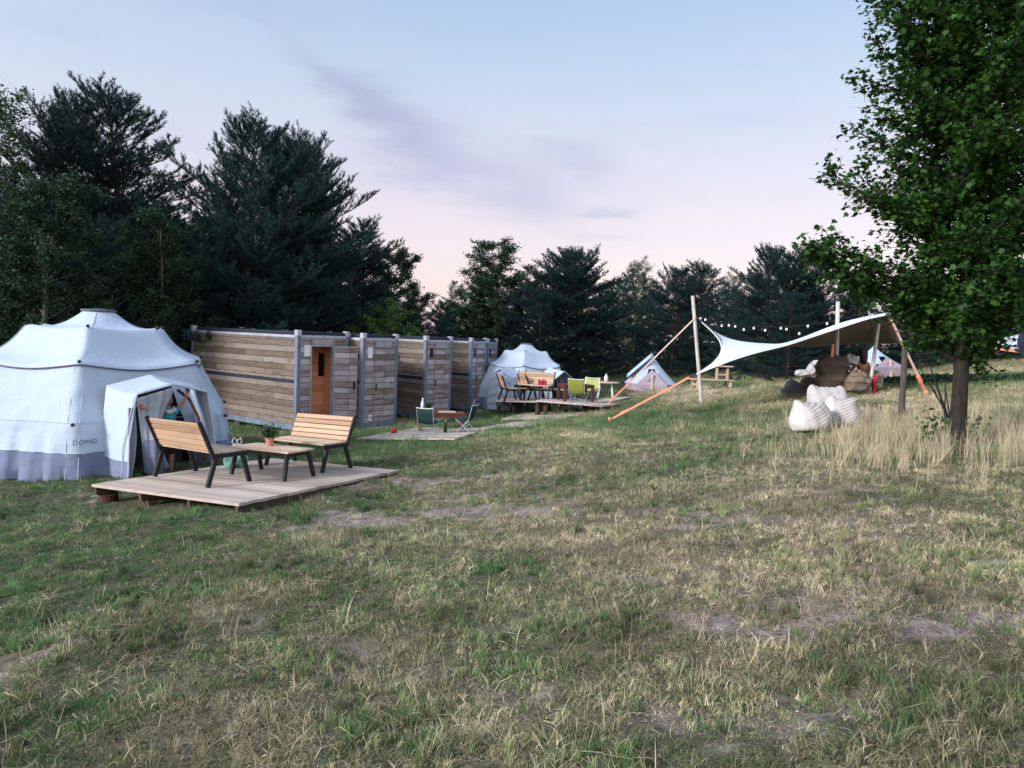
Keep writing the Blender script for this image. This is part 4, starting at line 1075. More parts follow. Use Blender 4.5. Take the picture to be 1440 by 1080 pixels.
def make_tent(name, label, loc, az0, vest, text=True, group=None, scale=1.0):
    o = thing(name, label, 'tent', loc, 0, group); o.scale = (scale,)*3
    P = tent_surface(az0); NA = 144
    def inopen(th, t):
        for va, hw in vest:
            d = (th-va+math.pi) % (2*math.pi)-math.pi
            if abs(d) < hw and t > 2.35: return True
        return False
    def band(t0, t1, n, nm, mat, off=0, door=True):
        m = MB(); idx = {}
        for i in range(n+1):
            for j in range(NA):
                th = 2*math.pi*j/NA; t = t0+(t1-t0)*i/n; p = P(th, t); r = Vector((p.x, p.y, 0)).normalized(); m.v.append(tuple(p+r*off))
        for i in range(n):
            for j in range(NA):
                th = 2*math.pi*(j+.5)/NA; t = t0+(t1-t0)*(i+.5)/n
                if door and inopen(th, t): continue
                a = i*NA+j; b = i*NA+(j+1) % NA; m.f.append((a, b, b+NA, a+NA)[::-1]); m.m.append(0)
        return m.build(nm, M[mat], o, smooth=True)
    band(0, 2.06, 24, 'roof_canvas', 'canvas_roof', .03, False)
    band(1.95, 3.5, 16, 'wall_canvas', 'canvas', 0)
    band(3.5, 4.0, 6, 'skirt', 'skirt', .006)
    # inner ring, cap
    m = MB(); m.lathe([(.001, 2.66), (.24, 2.67), (.30, 2.70), (.30, 2.73), (.001, 2.75)], 24); m.build('vent_cap', M['seam'], o)
    # eave cord and seams
    m = MB(); pts = []
    for j in range(NA+1): p = P(2*math.pi*j/NA, 2.03); r = Vector((p.x, p.y, 0)).normalized(); pts.append(p+r*.045+Vector((0, 0, -.015)))
    m.tube(pts, .011, 6, cap=False); m.build('eave_cord', M['seam'], o)
    hubs = MB(); sm = MB()
    for k in range(6):
        th = az0+k*math.pi/3
        for off_, mt in ((-.035, 0), (.035, 0)):
            sm.tube([P(th+off_/1.0, t)+Vector((math.cos(th), math.sin(th), 0))*.008 for t in np.linspace(2.05, 3.98, 16) if not inopen(th, t)] or [P(th, 3.9), P(th, 3.95)], .006, 5)
        sm.tube([P(th, t)+Vector((math.cos(th), math.sin(th), 0))*.036 for t in np.linspace(.05, 2.0, 22)], .005, 5)
        for t in (1.0, 2.0, 3.0):
            p = P(th, t); n_ = Vector((p.x, p.y, 0)).normalized()
            if not inopen(th, t): hubs.tube([p+n_*.02, p+n_*.075], [.03, .022], 8)
    for t_ in (2.98,):
        for k in range(6):
            ths = [az0+(k+q/16)*math.pi/3 for q in range(17)]
            pt = [P(a, t_)+Vector((math.cos(a), math.sin(a), 0))*.006 for a in ths if not inopen(a, t_)]
            if len(pt) > 2: sm.tube(pt, .004, 4)
    # skirt line
    pt = []
    for j in range(NA+1):
        a = 2*math.pi*j/NA
        if inopen(a, 3.5):
            if len(pt) > 2: sm.tube(pt, .005, 4)
            pt = []
        else: pt.append(P(a, 3.5)+Vector((math.cos(a), math.sin(a), 0))*.012)
    if len(pt) > 2: sm.tube(pt, .005, 4)
    hubs.split('frame_hub', M['rubber'], o); sm.build('seams', M['canvas'], o)
    # groundsheet and inner tent seen through the door
    m = MB(); m.lathe([(.001, .02), (2.2, .02)], 40); m.build('groundsheet', M['inner'], o)
    return o, P
def vestibule(o, va, outr=2.95, hw=.82, hz=1.42, sz=1.18, inr=2.0, opened=True):
    """porch of canvas standing out of the tent along azimuth va; local frame: x out, y left, z up"""
    cx, sx = math.cos(va), math.sin(va)
    def L(x, y, z): return Vector((cx*x-sx*y, sx*x+cx*y, z))
    def arch(x, hwb, hwt, s, hgt, n=20):
        pts = []
        ctrl = [(-hwb, 0), (-hwb*.97, s*.5), (-hwt, s), (0, hgt), (hwt, s), (hwb*.97, s*.5), (hwb, 0)]
        for i in range(6):
            for q in range(4): f = q/4; a, b = ctrl[i], ctrl[i+1]; pts.append((a[0]+(b[0]-a[0])*f, a[1]+(b[1]-a[1])*f))
        pts.append(ctrl[-1]); return [L(x+.05*(1-z/hgt), y, z) for y, z in pts]
    A1 = arch(outr, hw, hw*.80, sz, hz); A0 = arch(inr, hw*1.12, hw*.97, sz*1.06, hz*1.07)
    m = MB(); rows = []
    for i in range(7):
        f = i/6; rows.append([tuple(a.lerp(b, f)+Vector((0, 0, -.03*math.sin(math.pi*f)))) for a, b in zip(A1, A0)])
    m.grid(rows); lower = []
    for k, f in enumerate(m.f):
        z = sum(m.v[i][2] for i in f)/4; m.m[k] = 1 if z < .36 else (2 if z > sz*.95 else 0)
    p = m.build('porch_canvas', [M['canvas'], M['skirt'], M['canvas_roof']], o, smooth=False)
    md = p.modifiers.new('t', 'SOLIDIFY'); md.thickness = .012
    m = MB(); m.tube([a+L(.012, 0, 0) for a in A1], .016, 6); m.tube([a+L(-.0, 0, .015) for a in A1], .010, 5); m.build('porch_hem', M['canvas'], o, smooth=True)
    # inside: back curtain of the inner tent with a dark doorway
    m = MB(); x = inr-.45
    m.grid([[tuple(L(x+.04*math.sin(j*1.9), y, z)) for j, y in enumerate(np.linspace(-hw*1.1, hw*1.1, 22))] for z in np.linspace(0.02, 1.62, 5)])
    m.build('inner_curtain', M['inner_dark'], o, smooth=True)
    return L, A1
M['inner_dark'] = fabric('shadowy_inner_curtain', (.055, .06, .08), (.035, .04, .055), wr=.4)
view_az = math.atan2(-TENT1.y, -TENT1.x)           # azimuth from the tent to the camera
V1 = view_az + R(20)                                # toward the deck
V1 = view_az + R(21)

tent1, TP = make_tent('frame_tent', 'big white dome tent at the left edge with a person in its doorway', TENT1, view_az-R(8), [(V1, .26)], group='white dome frame tents')
L1, A1 = vestibule(tent1, V1, 2.95, .72, 1.54, 1.40, 2.12)
def put_text(o, P, txt, th0, z0, size, off=.055, skirt=None):
    cu = D.curves.new('lettering', 'FONT'); cu.body = txt; cu.size = size; cu.resolution_u = 3; cu.space_character = 1.12; cu.offset = -.0004
    to = D.objects.new('tmp', cu); C.objects.link(to); bpy.context.view_layer.update()
    me = D.meshes.new_from_object(to.evaluated_get(bpy.context.evaluated_depsgraph_get())); C.objects.unlink(to); D.objects.remove(to)
    def tz(th, z):
        lo, hi = 2.0, 4.0
        for _ in range(22):
            md = (lo+hi)/2
            if P(th, md).z > z: lo = md
            else: hi = md
        return lo
    for v in me.vertices:
        th = th0 + v.co.x/2.55; z = z0+v.co.y
        p = P(th, tz(th, z)); n_ = Vector((math.cos(th), math.sin(th), .12)).normalized(); v.co = p+n_*off
    me.materials.append(M['seam_dark']); ob = D.objects.new('lettering', me); C.objects.link(ob); ob.parent = o; return ob
M['seam_dark'] = simple('black_print', (.008, .008, .012), .8, .1, 10, 0)
# azimuth where the word starts : pixel (99,626)
def tent_az(px, py, T, P, tguess=3.4):
    best = None
    for th in np.linspace(view_az-1.4, view_az+1.4, 1200):
        p = P(th, tguess)+T; q = ray(px, py); q = q*(p.y/q.y)
        d = abs(q.x-p.x)
        if best is None or d < best[0]: best = (d, th, p)
    return best
b_ = tent_az(102, 626, TENT1, TP); zt = (W(102, 626, b_[2].y).z-TENT1.z)
print('text at', b_[1], zt)
put_text(tent1, TP, 'DOMO.', b_[1], max(.44, zt), .098)
# loose curtain pulled across the doorway
def curtain():
    m = MB(); rows = []
    nx, nz = 26, 22
    for i in range(nz+1):
        f = i/nz; row = []
        for j in range(nx+1):
            g = j/nx
            # top edge from hand at the left to the apex, gathers to a swag at the bottom
            yl = -.60+.12*f; yr = -.02 - .34*max(0, f-.1)*(1-f)*2.4 - .06*f
            y = yl+(yr-yl)*g
            ztop = 1.34+.16*g; zbot = .16 - .10*math.sin(math.pi*g) + .05*g
            if g > .75: zbot += .0
            z = ztop+(zbot-ztop)*f
            fold = .035*math.sin(g*11+3*f)*(.3+.7*f)+.010*math.sin(g*27+2)
            swag = .16*math.sin(math.pi*min(1, max(0, (f-.25)/.75)))*math.sin(math.pi*g)
            x = 3.0+fold+swag
            row.append(tuple(L1(x, y, z)))
        rows.append(row)
    m.grid(rows)
    for k, f in enumerate(m.f):
        z = sum(m.v[i][2] for i in f)/4; m.m[k] = 1 if z < .66 else 0
    o = m.build('door_flap', [M['flap'], M['skirt']], tent1, smooth=True)
    o.modifiers.new('t', 'SOLIDIFY').thickness = .008; subsurf(o, 1)
    # gathered side curtain at the left post
    m = MB(); rows = []
    for i in range(12):
        f = i/11; rows.append([tuple(L1(2.93+.03*math.sin(j*1.7+f*2), -.70+.14*j/9*(.5+.5*math.sin(math.pi*f*.9+.4)), 1.16*(1-f)+.03)) for j in range(10)])
    m.grid(rows); q = m.build('side_flap', M['flap'], tent1, smooth=True); q.modifiers.new('t', 'SOLIDIFY').thickness = .006
    m = MB(); m.tube([L1(2.6, .24, 1.42), L1(2.7, .40, 1.26), L1(2.74, .54, .95), L1(2.78, .60, .6), L1(2.8, .62, .2)], .024, 8); m.build('door_trim', M['trim'], tent1, smooth=True)
    m = MB(); m.tube([L1(3.02, -.1, .07), L1(3.06, .35, .075), L1(3.04, .70, .09)], .014, 6); m.build('red_cord', M['red'], tent1, smooth=True)
    for s in (-1,):
        m = MB()
        for k in (0, .07): m.tube([A1[8]+L1(.05, -.02-k*.4, -.02), L1(3.06, -.80-k*.4, .6), L1(3.08+k, -.86, .03)], .008, 5)
        m.split('tie_strap', M['canvas'], tent1, smooth=True)
M['flap'] = fabric('pale_grey_flap', (.36, .40, .47), (.28, .31, .38), wr=.6)
curtain()

# ---- people ---------------------------------------------------------------
def skin_body(name, J, E_, parent, mat, root='pelvis', lv=2):
    names = list(J); me = D.meshes.new(name); me.from_pydata([J[k][0] for k in names], [(names.index(a), names.index(b)) for a, b in E_], [])
    o = D.objects.new(name, me); C.objects.link(o); o.parent = parent
    sk = o.modifiers.new('skin', 'SKIN'); sk.use_smooth_shade = True
    lay = me.skin_vertices[0] if len(me.skin_vertices) else None
    if lay is None:
        bm = bmesh.new(); bm.from_mesh(me); bm.verts.layers.skin.verify(); bm.to_mesh(me); bm.free(); lay = me.skin_vertices[0]
    for i, k in enumerate(names):
        r = J[k][1]; lay.data[i].radius = (r, r) if isinstance(r, float) else r
        lay.data[i].use_root = (k == root)
    s = o.modifiers.new('sub', 'SUBSURF'); s.levels = lv; s.render_levels = lv
    # bake so the mesh stands on its own
    bpy.context.view_layer.update()
    dg = bpy.context.evaluated_depsgraph_get(); ev = D.meshes.new_from_object(o.evaluated_get(dg)); o.modifiers.clear(); o.data = ev; ev.name = name
    ev.materials.clear(); ev.materials.append(M[mat]); return o
def hand(J, E_, pre, wrist, d, up, s, curl=.5):
    """palm + five fingers as their own short chains, d = direction of fingers, up = back of the hand"""
    d = Vector(d).normalized(); up = Vector(up); up = (up-d*up.dot(d)).normalized(); sd = d.cross(up)
    w_ = Vector(J[wrist][0]); J[pre+'palm'] = (tuple(w_+d*.045*s), (.030*s, .018*s)); E_.append((wrist, pre+'palm'))
    J[pre+'knuck'] = (tuple(w_+d*.075*s), (.034*s, .015*s)); E_.append((pre+'palm', pre+'knuck'))
    for i, (off, ln) in enumerate(((-.030, .066), (-.010, .076), (.010, .072), (.030, .056))):
        p0 = w_+d*.09*s+sd*off*s; p1 = p0+(d*(1-curl*.3)-up*curl*.6).normalized()*ln*.5*s; p2 = p1+(d*(1-curl)-up*curl*1.1).normalized()*ln*.5*s
        for q, (p, r) in enumerate(((p0, .0095), (p1, .0088), (p2, .0075))):
            J['%sf%d_%d' % (pre, i, q)] = (tuple(p), r*s)
        E_ += [(pre+'knuck', '%sf%d_0' % (pre, i)), ('%sf%d_0' % (pre, i), '%sf%d_1' % (pre, i)), ('%sf%d_1' % (pre, i), '%sf%d_2' % (pre, i))]
    p0 = w_+d*.035*s-sd*.035*s; p1 = p0+(d*.6-sd*.6-up*.2).normalized()*.032*s; p2 = p1+(d*.9-up*.4).normalized()*.028*s
    J[pre+'t0'] = (tuple(p0), .012*s); J[pre+'t1'] = (tuple(p1), .010*s); J[pre+'t2'] = (tuple(p2), .0085*s)
    E_ += [(pre+'palm', pre+'t0'), (pre+'t0', pre+'t1'), (pre+'t1', pre+'t2')]
def face_bits(o, head, fwd, s):
    """eyes, set into the face"""
    fwd = Vector(fwd).normalized(); sd = fwd.cross(Vector((0, 0, 1))).normalized(); h = Vector(head); m = MB()
    for k in (-1, 1):
        c = h+fwd*.083*s+sd*k*.031*s+Vector((0, 0, .0))
        m.lathe([(.001, -.008*s), (.008*s, -.004*s), (.010*s, 0), (.008*s, .004*s), (.001, .008*s)], 8, tuple(c))
    m.split('eye', M['dark'], o)
    m = MB(); c = h+fwd*.088*s+Vector((0, 0, -.045*s)); m.tube([c-sd*.02*s, c+fwd*.004*s, c+sd*.02*s], .005*s, 6); m.build('lips', M['red_wood'], o)
def tent_person():
    # local frame of the porch: x out of the door, y to the picture's right, z up ; child of about 1.4 m
    s = .84
    base = L1(2.79, -.02, .02)
    o = thing('person', 'person in a turquoise shirt standing in the tent doorway, both arms raised', 'person', tent1.matrix_world @ base)
    def q(x, y, z): return tuple(L1(x, y, z)-L1(0, 0, 0))
    J = {'pelvis': (q(0, 0, .70), .090), 'waist': (q(.0, 0, .82), .080), 'chest': (q(.01, 0, .98), .098), 'upchest': (q(0, 0, 1.07), .085), 'neck': (q(0, 0, 1.15), .036), 'headlow': (q(.02, 0, 1.20), .058), 'head': (q(.03, 0, 1.27), .080), 'headtop': (q(.01, 0, 1.345), .062), 'nose': (q(.115, 0, 1.25), .010),
         'earl': (q(.01, -.085, 1.26), .012), 'earr': (q(.01, .085, 1.26), .012),
         'shl': (q(0, -.125, 1.075), .042), 'ell': (q(.10, -.27, 1.03), .032), 'wrl': (q(.21, -.45, 1.14), .022),
         'shr': (q(0, .125, 1.075), .042), 'elr': (q(.02, .22, 1.14), .032), 'wrr': (q(.04, .30, 1.30), .022),
         'hipl': (q(0, -.07, .66), .072), 'knl': (q(.03, -.085, .38), .046), 'cal': (q(-.01, -.085, .26), .044), 'anl': (q(0, -.085, .06), .028), 'fol': (q(.12, -.095, .025), .024),
         'hipr': (q(0, .07, .66), .072), 'knr': (q(.02, .085, .38), .046), 'car': (q(-.02, .085, .26), .044), 'anr': (q(-.02, .085, .06), .028), 'for': (q(.09, .105, .025), .024)}
    E_ = [('pelvis', 'waist'), ('waist', 'chest'), ('chest', 'upchest'), ('upchest', 'neck'), ('neck', 'headlow'), ('headlow', 'head'), ('head', 'headtop'), ('head', 'nose'), ('head', 'earl'), ('head', 'earr'),
          ('upchest', 'shl'), ('shl', 'ell'), ('ell', 'wrl'), ('upchest', 'shr'), ('shr', 'elr'), ('elr', 'wrr'),
          ('pelvis', 'hipl'), ('hipl', 'knl'), ('knl', 'cal'), ('cal', 'anl'), ('anl', 'fol'), ('pelvis', 'hipr'), ('hipr', 'knr'), ('knr', 'car'), ('car', 'anr'), ('anr', 'for')]
    up = Vector(q(-1, 0, .3))
    hand(J, E_, 'l', 'wrl', Vector(q(.45, -.9, .6)), -up, 1.0, .7); hand(J, E_, 'r', 'wrr', Vector(q(.1, .2, .9)), -up, 1.0, .7)
    skin_body('body', J, E_, o, 'skin')
    Js = {'pelvis': (q(0, 0, .60), (.135, .115)), 'w': (q(0, 0, .74), (.125, .10)), 'c': (q(.01, 0, .95), (.135, .112)), 'u': (q(0, 0, 1.07), (.12, .09)), 'n': (q(0, 0, 1.11), (.06, .055)), 'l1': (q(.02, -.16, 1.07), .055), 'l2': (q(.05, -.21, 1.05), .05), 'r1': (q(0, .16, 1.08), .055), 'r2': (q(.01, .20, 1.12), .05)}
    skin_body('shirt', Js, [('pelvis', 'w'), ('w', 'c'), ('c', 'u'), ('u', 'n'), ('u', 'l1'), ('l1', 'l2'), ('u', 'r1'), ('r1', 'r2')], o, 'teal_cloth')
    Jp = {'pelvis': (q(0, 0, .66), .115), 'a': (q(0, -.07, .60), .085), 'b': (q(.02, -.085, .33), .060), 'c': (q(0, .07, .60), .085), 'd': (q(.02, .085, .33), .060)}
    skin_body('leggings', Jp, [('pelvis', 'a'), ('a', 'b'), ('pelvis', 'c'), ('c', 'd')], o, 'black_cloth')
    Jh = {'pelvis': (q(-.03, 0, 1.30), .090), 't': (q(-.01, 0, 1.36), .075), 'b': (q(-.06, 0, 1.20), .07), 'b2': (q(-.09, 0, 1.08), .045)}
    skin_body('hair', Jh, [('pelvis', 't'), ('pelvis', 'b'), ('b', 'b2')], o, 'hair')
    m = MB(); m.tube([q(.07, -.10, 1.10), q(.12, -.02, 1.06), q(.10, .08, 1.09), q(0, .1, 1.13)], [.03, .045, .04, .03], 8)
    m.build('white_scarf', M['white_bag'], o, smooth=True)
    face_bits(o, q(.03, 0, 1.27), q(1, 0, 0), .84)
tent_person()

# ---- cabin containers -----------------------------------------------------
def make_container(name, label, w_, dep=5.0, door=True, group=None, notice='white', platform=True):
    """local: x along the front (right), y back, z up; origin front left bottom corner"""
    o = thing(name, label, 'cabin', (0, 0, 0), 0, group); H = CH
    # corner posts, rails
    def part(nm, mat, f, lb=None):
        m = MB(); f(m)
        if nm in ('top_rail', 'bottom_rail', 'middle_rail', 'plank_side_wall', 'floor_and_roof', 'plank_front_wall'): return m.split(nm if nm != 'floor_and_roof' else 'cabin_slab', M[mat], o)
        return m.build(nm, M[mat], o, label=lb)
    pw = .11
    for x in (0, w_-pw):
        for y in (0, dep-pw): part('corner_post', 'metal', lambda m: m.box((x, y, .0), (x+pw, y+pw, H-.08), 0, .006))
    def cast(m):
        for x in (-.012, w_-pw-.012):
            for y in (-.012, dep-pw-.012):
                m.box((x, y, H-.10), (x+pw+.024, y+pw+.024, H+.05), 0, .008)
    m = MB(); cast(m); m.split('corner_casting', M['metal_light'], o)
    # front wall (with an opening when the door stands open), sides, back
    bx0, bx1, bz0, bz1 = pw, w_-pw, .16, H-.15
    part('top_rail', 'metal_light', lambda m: (m.box((pw+.002, .0, bz1+.002), (w_-pw-.002, .07, bz1+.075)), m.box((.0, pw+.002, bz1+.002), (.07, dep-pw-.002, bz1+.07)), m.box((w_-.07, pw+.002, bz1+.002), (w_, dep-pw-.002, bz1+.07))))
    part('bottom_rail', 'metal', lambda m: (m.box((pw+.002, .0, .0), (w_-pw-.002, .07, bz0-.002)), m.box((.0, pw+.002, .02), (.07, dep-pw-.002, bz0-.002)), m.box((w_-.07, pw+.002, .02), (w_, dep-pw-.002, bz0-.002))))
    # panel columns on the front
    side_z = H*.50
    def sidew(m):
        for x0 in (.012, w_-.04):
            m.box((x0, pw+.003, bz0), (x0+.028, dep-pw-.003, side_z-.05)); m.box((x0, pw+.003, side_z+.05), (x0+.028, dep-pw-.003, bz1))
        m.box((pw+.003, dep-.05, bz0), (w_-pw-.003, dep-.012, bz1))
    part('plank_side_wall', 'clad_side', sidew)
    part('middle_rail', 'navy', lambda m: (m.box((.02, pw+.003, side_z-.049), (.052, dep-pw-.003, side_z+.049)), m.box((w_-.052, pw+.003, side_z-.049), (w_-.02, dep-pw-.003, side_z+.049))))
    part('floor_and_roof', 'metal', lambda m: (m.box((.08, .08, .06), (w_-.08, dep-.08, bz0)), m.box((.08, .08, bz1), (w_-.08, dep-.08, bz1+.05))))
    part('roof_tarp', 'navy', lambda m: (m.box((.10, .02, H-.065), (w_-.10, dep-.02, H+.012), 0, .01),))
    dx0, dx1, dz1 = (w_*.34, w_*.34+min(.72, w_*.46), H-.36)
    if door:
        dx0, dx1 = w_*.27, w_*.27+.68
        def fw(m):
            m.box((bx0, .012, bz0), (dx0-.03, .045, bz1)); m.box((dx1+.03, .012, bz0), (bx1, .045, bz1)); m.box((dx0-.028, .012, dz1+.03), (dx1+.028, .045, bz1))
        part('plank_front_wall', 'clad_front', fw)
        # lit-looking timber interior: boards on every inner side
        def inn(m):
            [m.box((.24, .75, bz0+k*.19), (w_-.22, .775, bz0+k*.19+.184)) for k in range(11)]; m.box((w_-.22, .06, bz0), (w_-.19, .775, bz1-.05)); m.box((.2, .06, bz0), (.23, .775, bz1-.05)); m.box((.2, .06, bz1-.045), (w_-.19, .775, bz1-.02))
        part('cabin_interior', 'interior', inn)
        part('inner_mirror', 'dark', lambda m: m.box((dx1+.12, .72, 1.35), (dx1+.30, .745, 1.98)))
        part('door_frame', 'metal_light', lambda m: (m.box((dx0-.028, .0, bz0), (dx0, .06, dz1+.028)), m.box((dx1, .0, bz0), (dx1+.028, .06, dz1+.028)), m.box((dx0, .0, dz1), (dx1, .06, dz1+.028))))
        d = D.objects.new('door', None)
        # open leaf, hinged at the right jamb and swung outward
        m = MB(); m.box((0, -.02, .0), (.60, .02, dz1-bz0-.02), 0, .003); lf = m.build('door', M['clad_front'], o); lf.location = (dx1+.03, -.03, bz0+.01); lf.rotation_euler = (0, 0, R(-28))
        D.objects.remove(d)
        m = MB(); m.box((.52, -.075, .98), (.545, -.02, 1.02)); m.box((.50, -.08, .88), (.56, -.055, 1.1), 0, .005); m.build('handle', M['rubber'], lf)
        m = MB(); m.box((-.012, -.03, -.005), (.0, .03, dz1-bz0-.015)); m.box((.60, -.03, -.005), (.612, .03, dz1-bz0-.015)); m.box((0, -.03, dz1-bz0-.018), (.6, .03, dz1-bz0)); m.build('edge_strip', M['metal_light'], lf)
    else:
        part('plank_front_wall', 'clad_front', lambda m: m.box((bx0, .012, bz0), (bx1, .045, bz1)))
        def df(m):
            for x in (dx0, dx1): m.box((x-.008, .002, bz0), (x+.008, .011, dz1))
            m.box((dx0, .002, dz1), (dx1, .011, dz1+.012))
        part('door_frame', 'metal', df)
        m = MB(); m.box((dx0+.012, -.004, bz0+.01), (dx1-.012, .0095, dz1-.012)); lf = m.build('door', M['clad_front'], o)
        m = MB(); m.box((dx0+.04, -.03, 1.02), (dx0+.06, -.005, 1.22)); m.build('handle', M['rubber'], lf)
    part('vent_grille', 'metal_light', lambda m: [m.box((dx0+.01, -.004-.006*(k % 2), dz1+.05+k*.028), (dx1-.01, .011, dz1+.05+k*.028+.02)) for k in range(5)])
    nx = pw+.10*(w_/1.6)
    if notice: part('notice', notice, lambda m: m.box((nx, -.006, H-.62), (nx+.15*(w_/1.6)+.03, .011, H-.33)))
    def meter(m): m.box((bx0+.16, -.035, .20), (bx0+.27, .011, .37), 0, .006)
    part('socket_box', 'white', meter)
    part('socket_lid', 'rubber', lambda m: m.box((bx0+.195, -.045, .24), (bx0+.235, -.036, .33), 0, .003))
    if platform:
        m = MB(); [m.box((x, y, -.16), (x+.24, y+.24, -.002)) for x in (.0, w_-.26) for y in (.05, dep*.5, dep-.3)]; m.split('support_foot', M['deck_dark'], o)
        part('door_step', 'deck', lambda m: m.box((dx0-.35, -.62, -.02), (dx0+.55, -.08, .03), 0, .004))
    return o
labs = ['nearest wood clad cabin container, its door standing open on an orange interior',
        'second cabin container from the left, standing close beside the open door',
        'third cabin container, brown planked side showing right of the second one',
        'fourth cabin container, narrow and set back beside the last one',
        'farthest cabin container at the right end of the row, next to the small white tent']
for i, (oo, d, w_) in enumerate(CONT):
    c = make_container('cabin_container', labs[i], w_, door=(i == 0), group='row of wood clad cabin containers', notice='white' if i < 2 else 'dark')
    c.location = (oo[0], oo[1], CZ-.02*i); c.rotation_euler = (0, 0, math.atan2(d[1], d[0]))

# ---- flat walkway platforms in the middle distance -------------------------
def quad_at(pts, lift=.05):
    out = []
    for p in pts: g = G(*p); out.append(g+Vector((0, 0, lift)))
    # best-fit plane through three, fourth follows
    return out
def flat_deck(px, label, along_=0, nb=14, lift=.06, group='low plank platforms in the middle distance'):
    q = quad_at(px, lift); c = sum(q, Vector())/4
    return deck('plank_platform', q, label, along_, nb, th=.03, group=group)
flat_deck([(500, 620), (640, 621), (690, 605), (590, 604)], 'low plank platform under the dark green camping chairs')
flat_deck([(676, 604), (738, 603), (806, 591), (765, 590)], 'narrow low platform right of the dark green camping chairs')
flat_deck([(704, 592), (790, 591), (836, 579), (737, 583)], 'low plank platform in the grass directly in front of the raised far decks')
flat_deck([(835, 566), (862, 566), (886, 562), (845, 561)], 'small low platform under the white side table near the bell tent', nb=6)
def raised_deck(A, B, C_, D_, label, stumps):
    return deck('wooden_deck', [A, B, C_, D_], label, 0, 12, th=.04, stumps=stumps)
YD = 23.5
dkl = [W(698, 563.5, YD), W(757, 564.5, YD-.6), W(765, 559, YD+2.2), W(700, 557.5, YD+2.8)]
raised_deck(*dkl, 'raised far deck with wooden chairs right of the last cabin container', ((.06, .05, .07), (.42, .05, .06), (.1, .8, .07)))
YE = 21.5
dkr = [W(754, 563, YE+.2), W(848, 570.5, YE-.9), W(875, 566.5, YE+1.3), W(772, 559.5, YE+2.6)]
raised_deck(*dkr, 'raised far deck holding the reddish table and yellow green chairs', ((.02, .06, .08), (.14, .06, .07), (.05, .7, .08), (.30, .2, .07)))
def dpl(q):
    n_ = (q[1]-q[0]).cross(q[3]-q[0]).normalized(); return q[0], n_
def on_plane(px, py, q, dz=0):
    a, n_ = dpl(q); r = ray(px, py); return r*((a+n_*dz).dot(n_)/r.dot(n_))
# ---- far furniture ---------------------------------------------------------
def place(o, p, face, s=1.0):
    """put o with its front (+y) towards direction face"""
    f = Vector((face[0], face[1], 0)).normalized(); x = Vector((f.y, -f.x, 0))
    o.matrix_world = frame_m(Vector(p), x*s, f*s, Vector((0, 0, s)))
bl = ['wooden chair seen from behind at the left end of the raised far deck', 'second wooden chair from the left on the raised far deck', ]
BG = 'slatted wooden benches with black frames'
def far_bench(px, py, face, wd, label, q):
    b = make_bench('bench', label, wd, BG); p = on_plane(px, py, q); place(b, p, face, 1.02); return b
far_bench(703.5, 562, (1, .25), .75, 'narrow slatted bench seen from behind at the left end of the raised far deck', dkl)
far_bench(733, 561.5, (1, .35), .75, 'second narrow slatted bench from the left on the raised far deck', dkl)
far_bench(777, 561, (-.35, -1), .95, 'slatted bench facing the camera on the far deck beside the red towel', dkr)
far_bench(762, 559, (-.2, -1), .8, 'slatted bench behind the red cloth on the far deck', dkr)
ft = make_table('coffee_table', 'long low wooden table in front of the slatted benches on the far deck', 1.5, .45, .42, group='low wooden tables on the far decks'); place(ft, on_plane(734, 563, dkl), (.1, 1), .95)
m = MB(); rc = W(763, 540, 23.2)
m.grid([[(rc.x+.17*u+.0, rc.y+.02*math.sin(u*9)-.02, rc.z+.22*v-.10+.02*math.sin(u*7)) for u in np.linspace(-.75, .75, 9)] for v in np.linspace(0, 1, 6)])
rcl = m.build('red_towel', M['red_cloth'], smooth=True); rcl.modifiers.new('t', 'SOLIDIFY').thickness = .02; tag(rcl, 'bright red towel hanging over a bench back on the far deck', 'towel')
def red_table(name, label, L, Wd, H, group=None):
    o = thing(name, label, 'table', (0, 0, 0), 0, group); m = MB()
    for i in range(4): m.box((0, i*Wd/4+.003, H-.04), (L, (i+1)*Wd/4-.003, H), 0, .004)
    m.build('tabletop', M['red_wood'], o)
    m = MB(); m.box((.1, .02, H-.13), (L-.1, .05, H-.042)); m.box((.1, Wd-.05, H-.13), (L-.1, Wd-.02, H-.042)); m.box((.02, .1, H-.13), (.05, Wd-.1, H-.042)); m.box((L-.05, .1, H-.13), (L-.02, Wd-.1, H-.042)); m.split('apron_rail', M['red_wood'], o)
    for x in (.0, L-.095):
        for y in (0, Wd-.095): m = MB(); m.box((x, y, 0), (x+.095, y+.095, H-.042), 0, .006); m.build('leg', M['red_wood'], o)
    return o
rt = red_table('dining_table', 'reddish wooden table on the raised far deck among yellow green camping chairs', 1.15, .75, .60); place(rt, on_plane(793, 564.5, dkr), (-.3, 1), .84)
rt2 = red_table('dining_table', 'reddish wooden table with bottles between two dark green camping chairs', 1.30, .70, .56); pg = G(588, 611); place(rt2, pg+Vector((0, 0, .05)), (-.12, 1), .86)
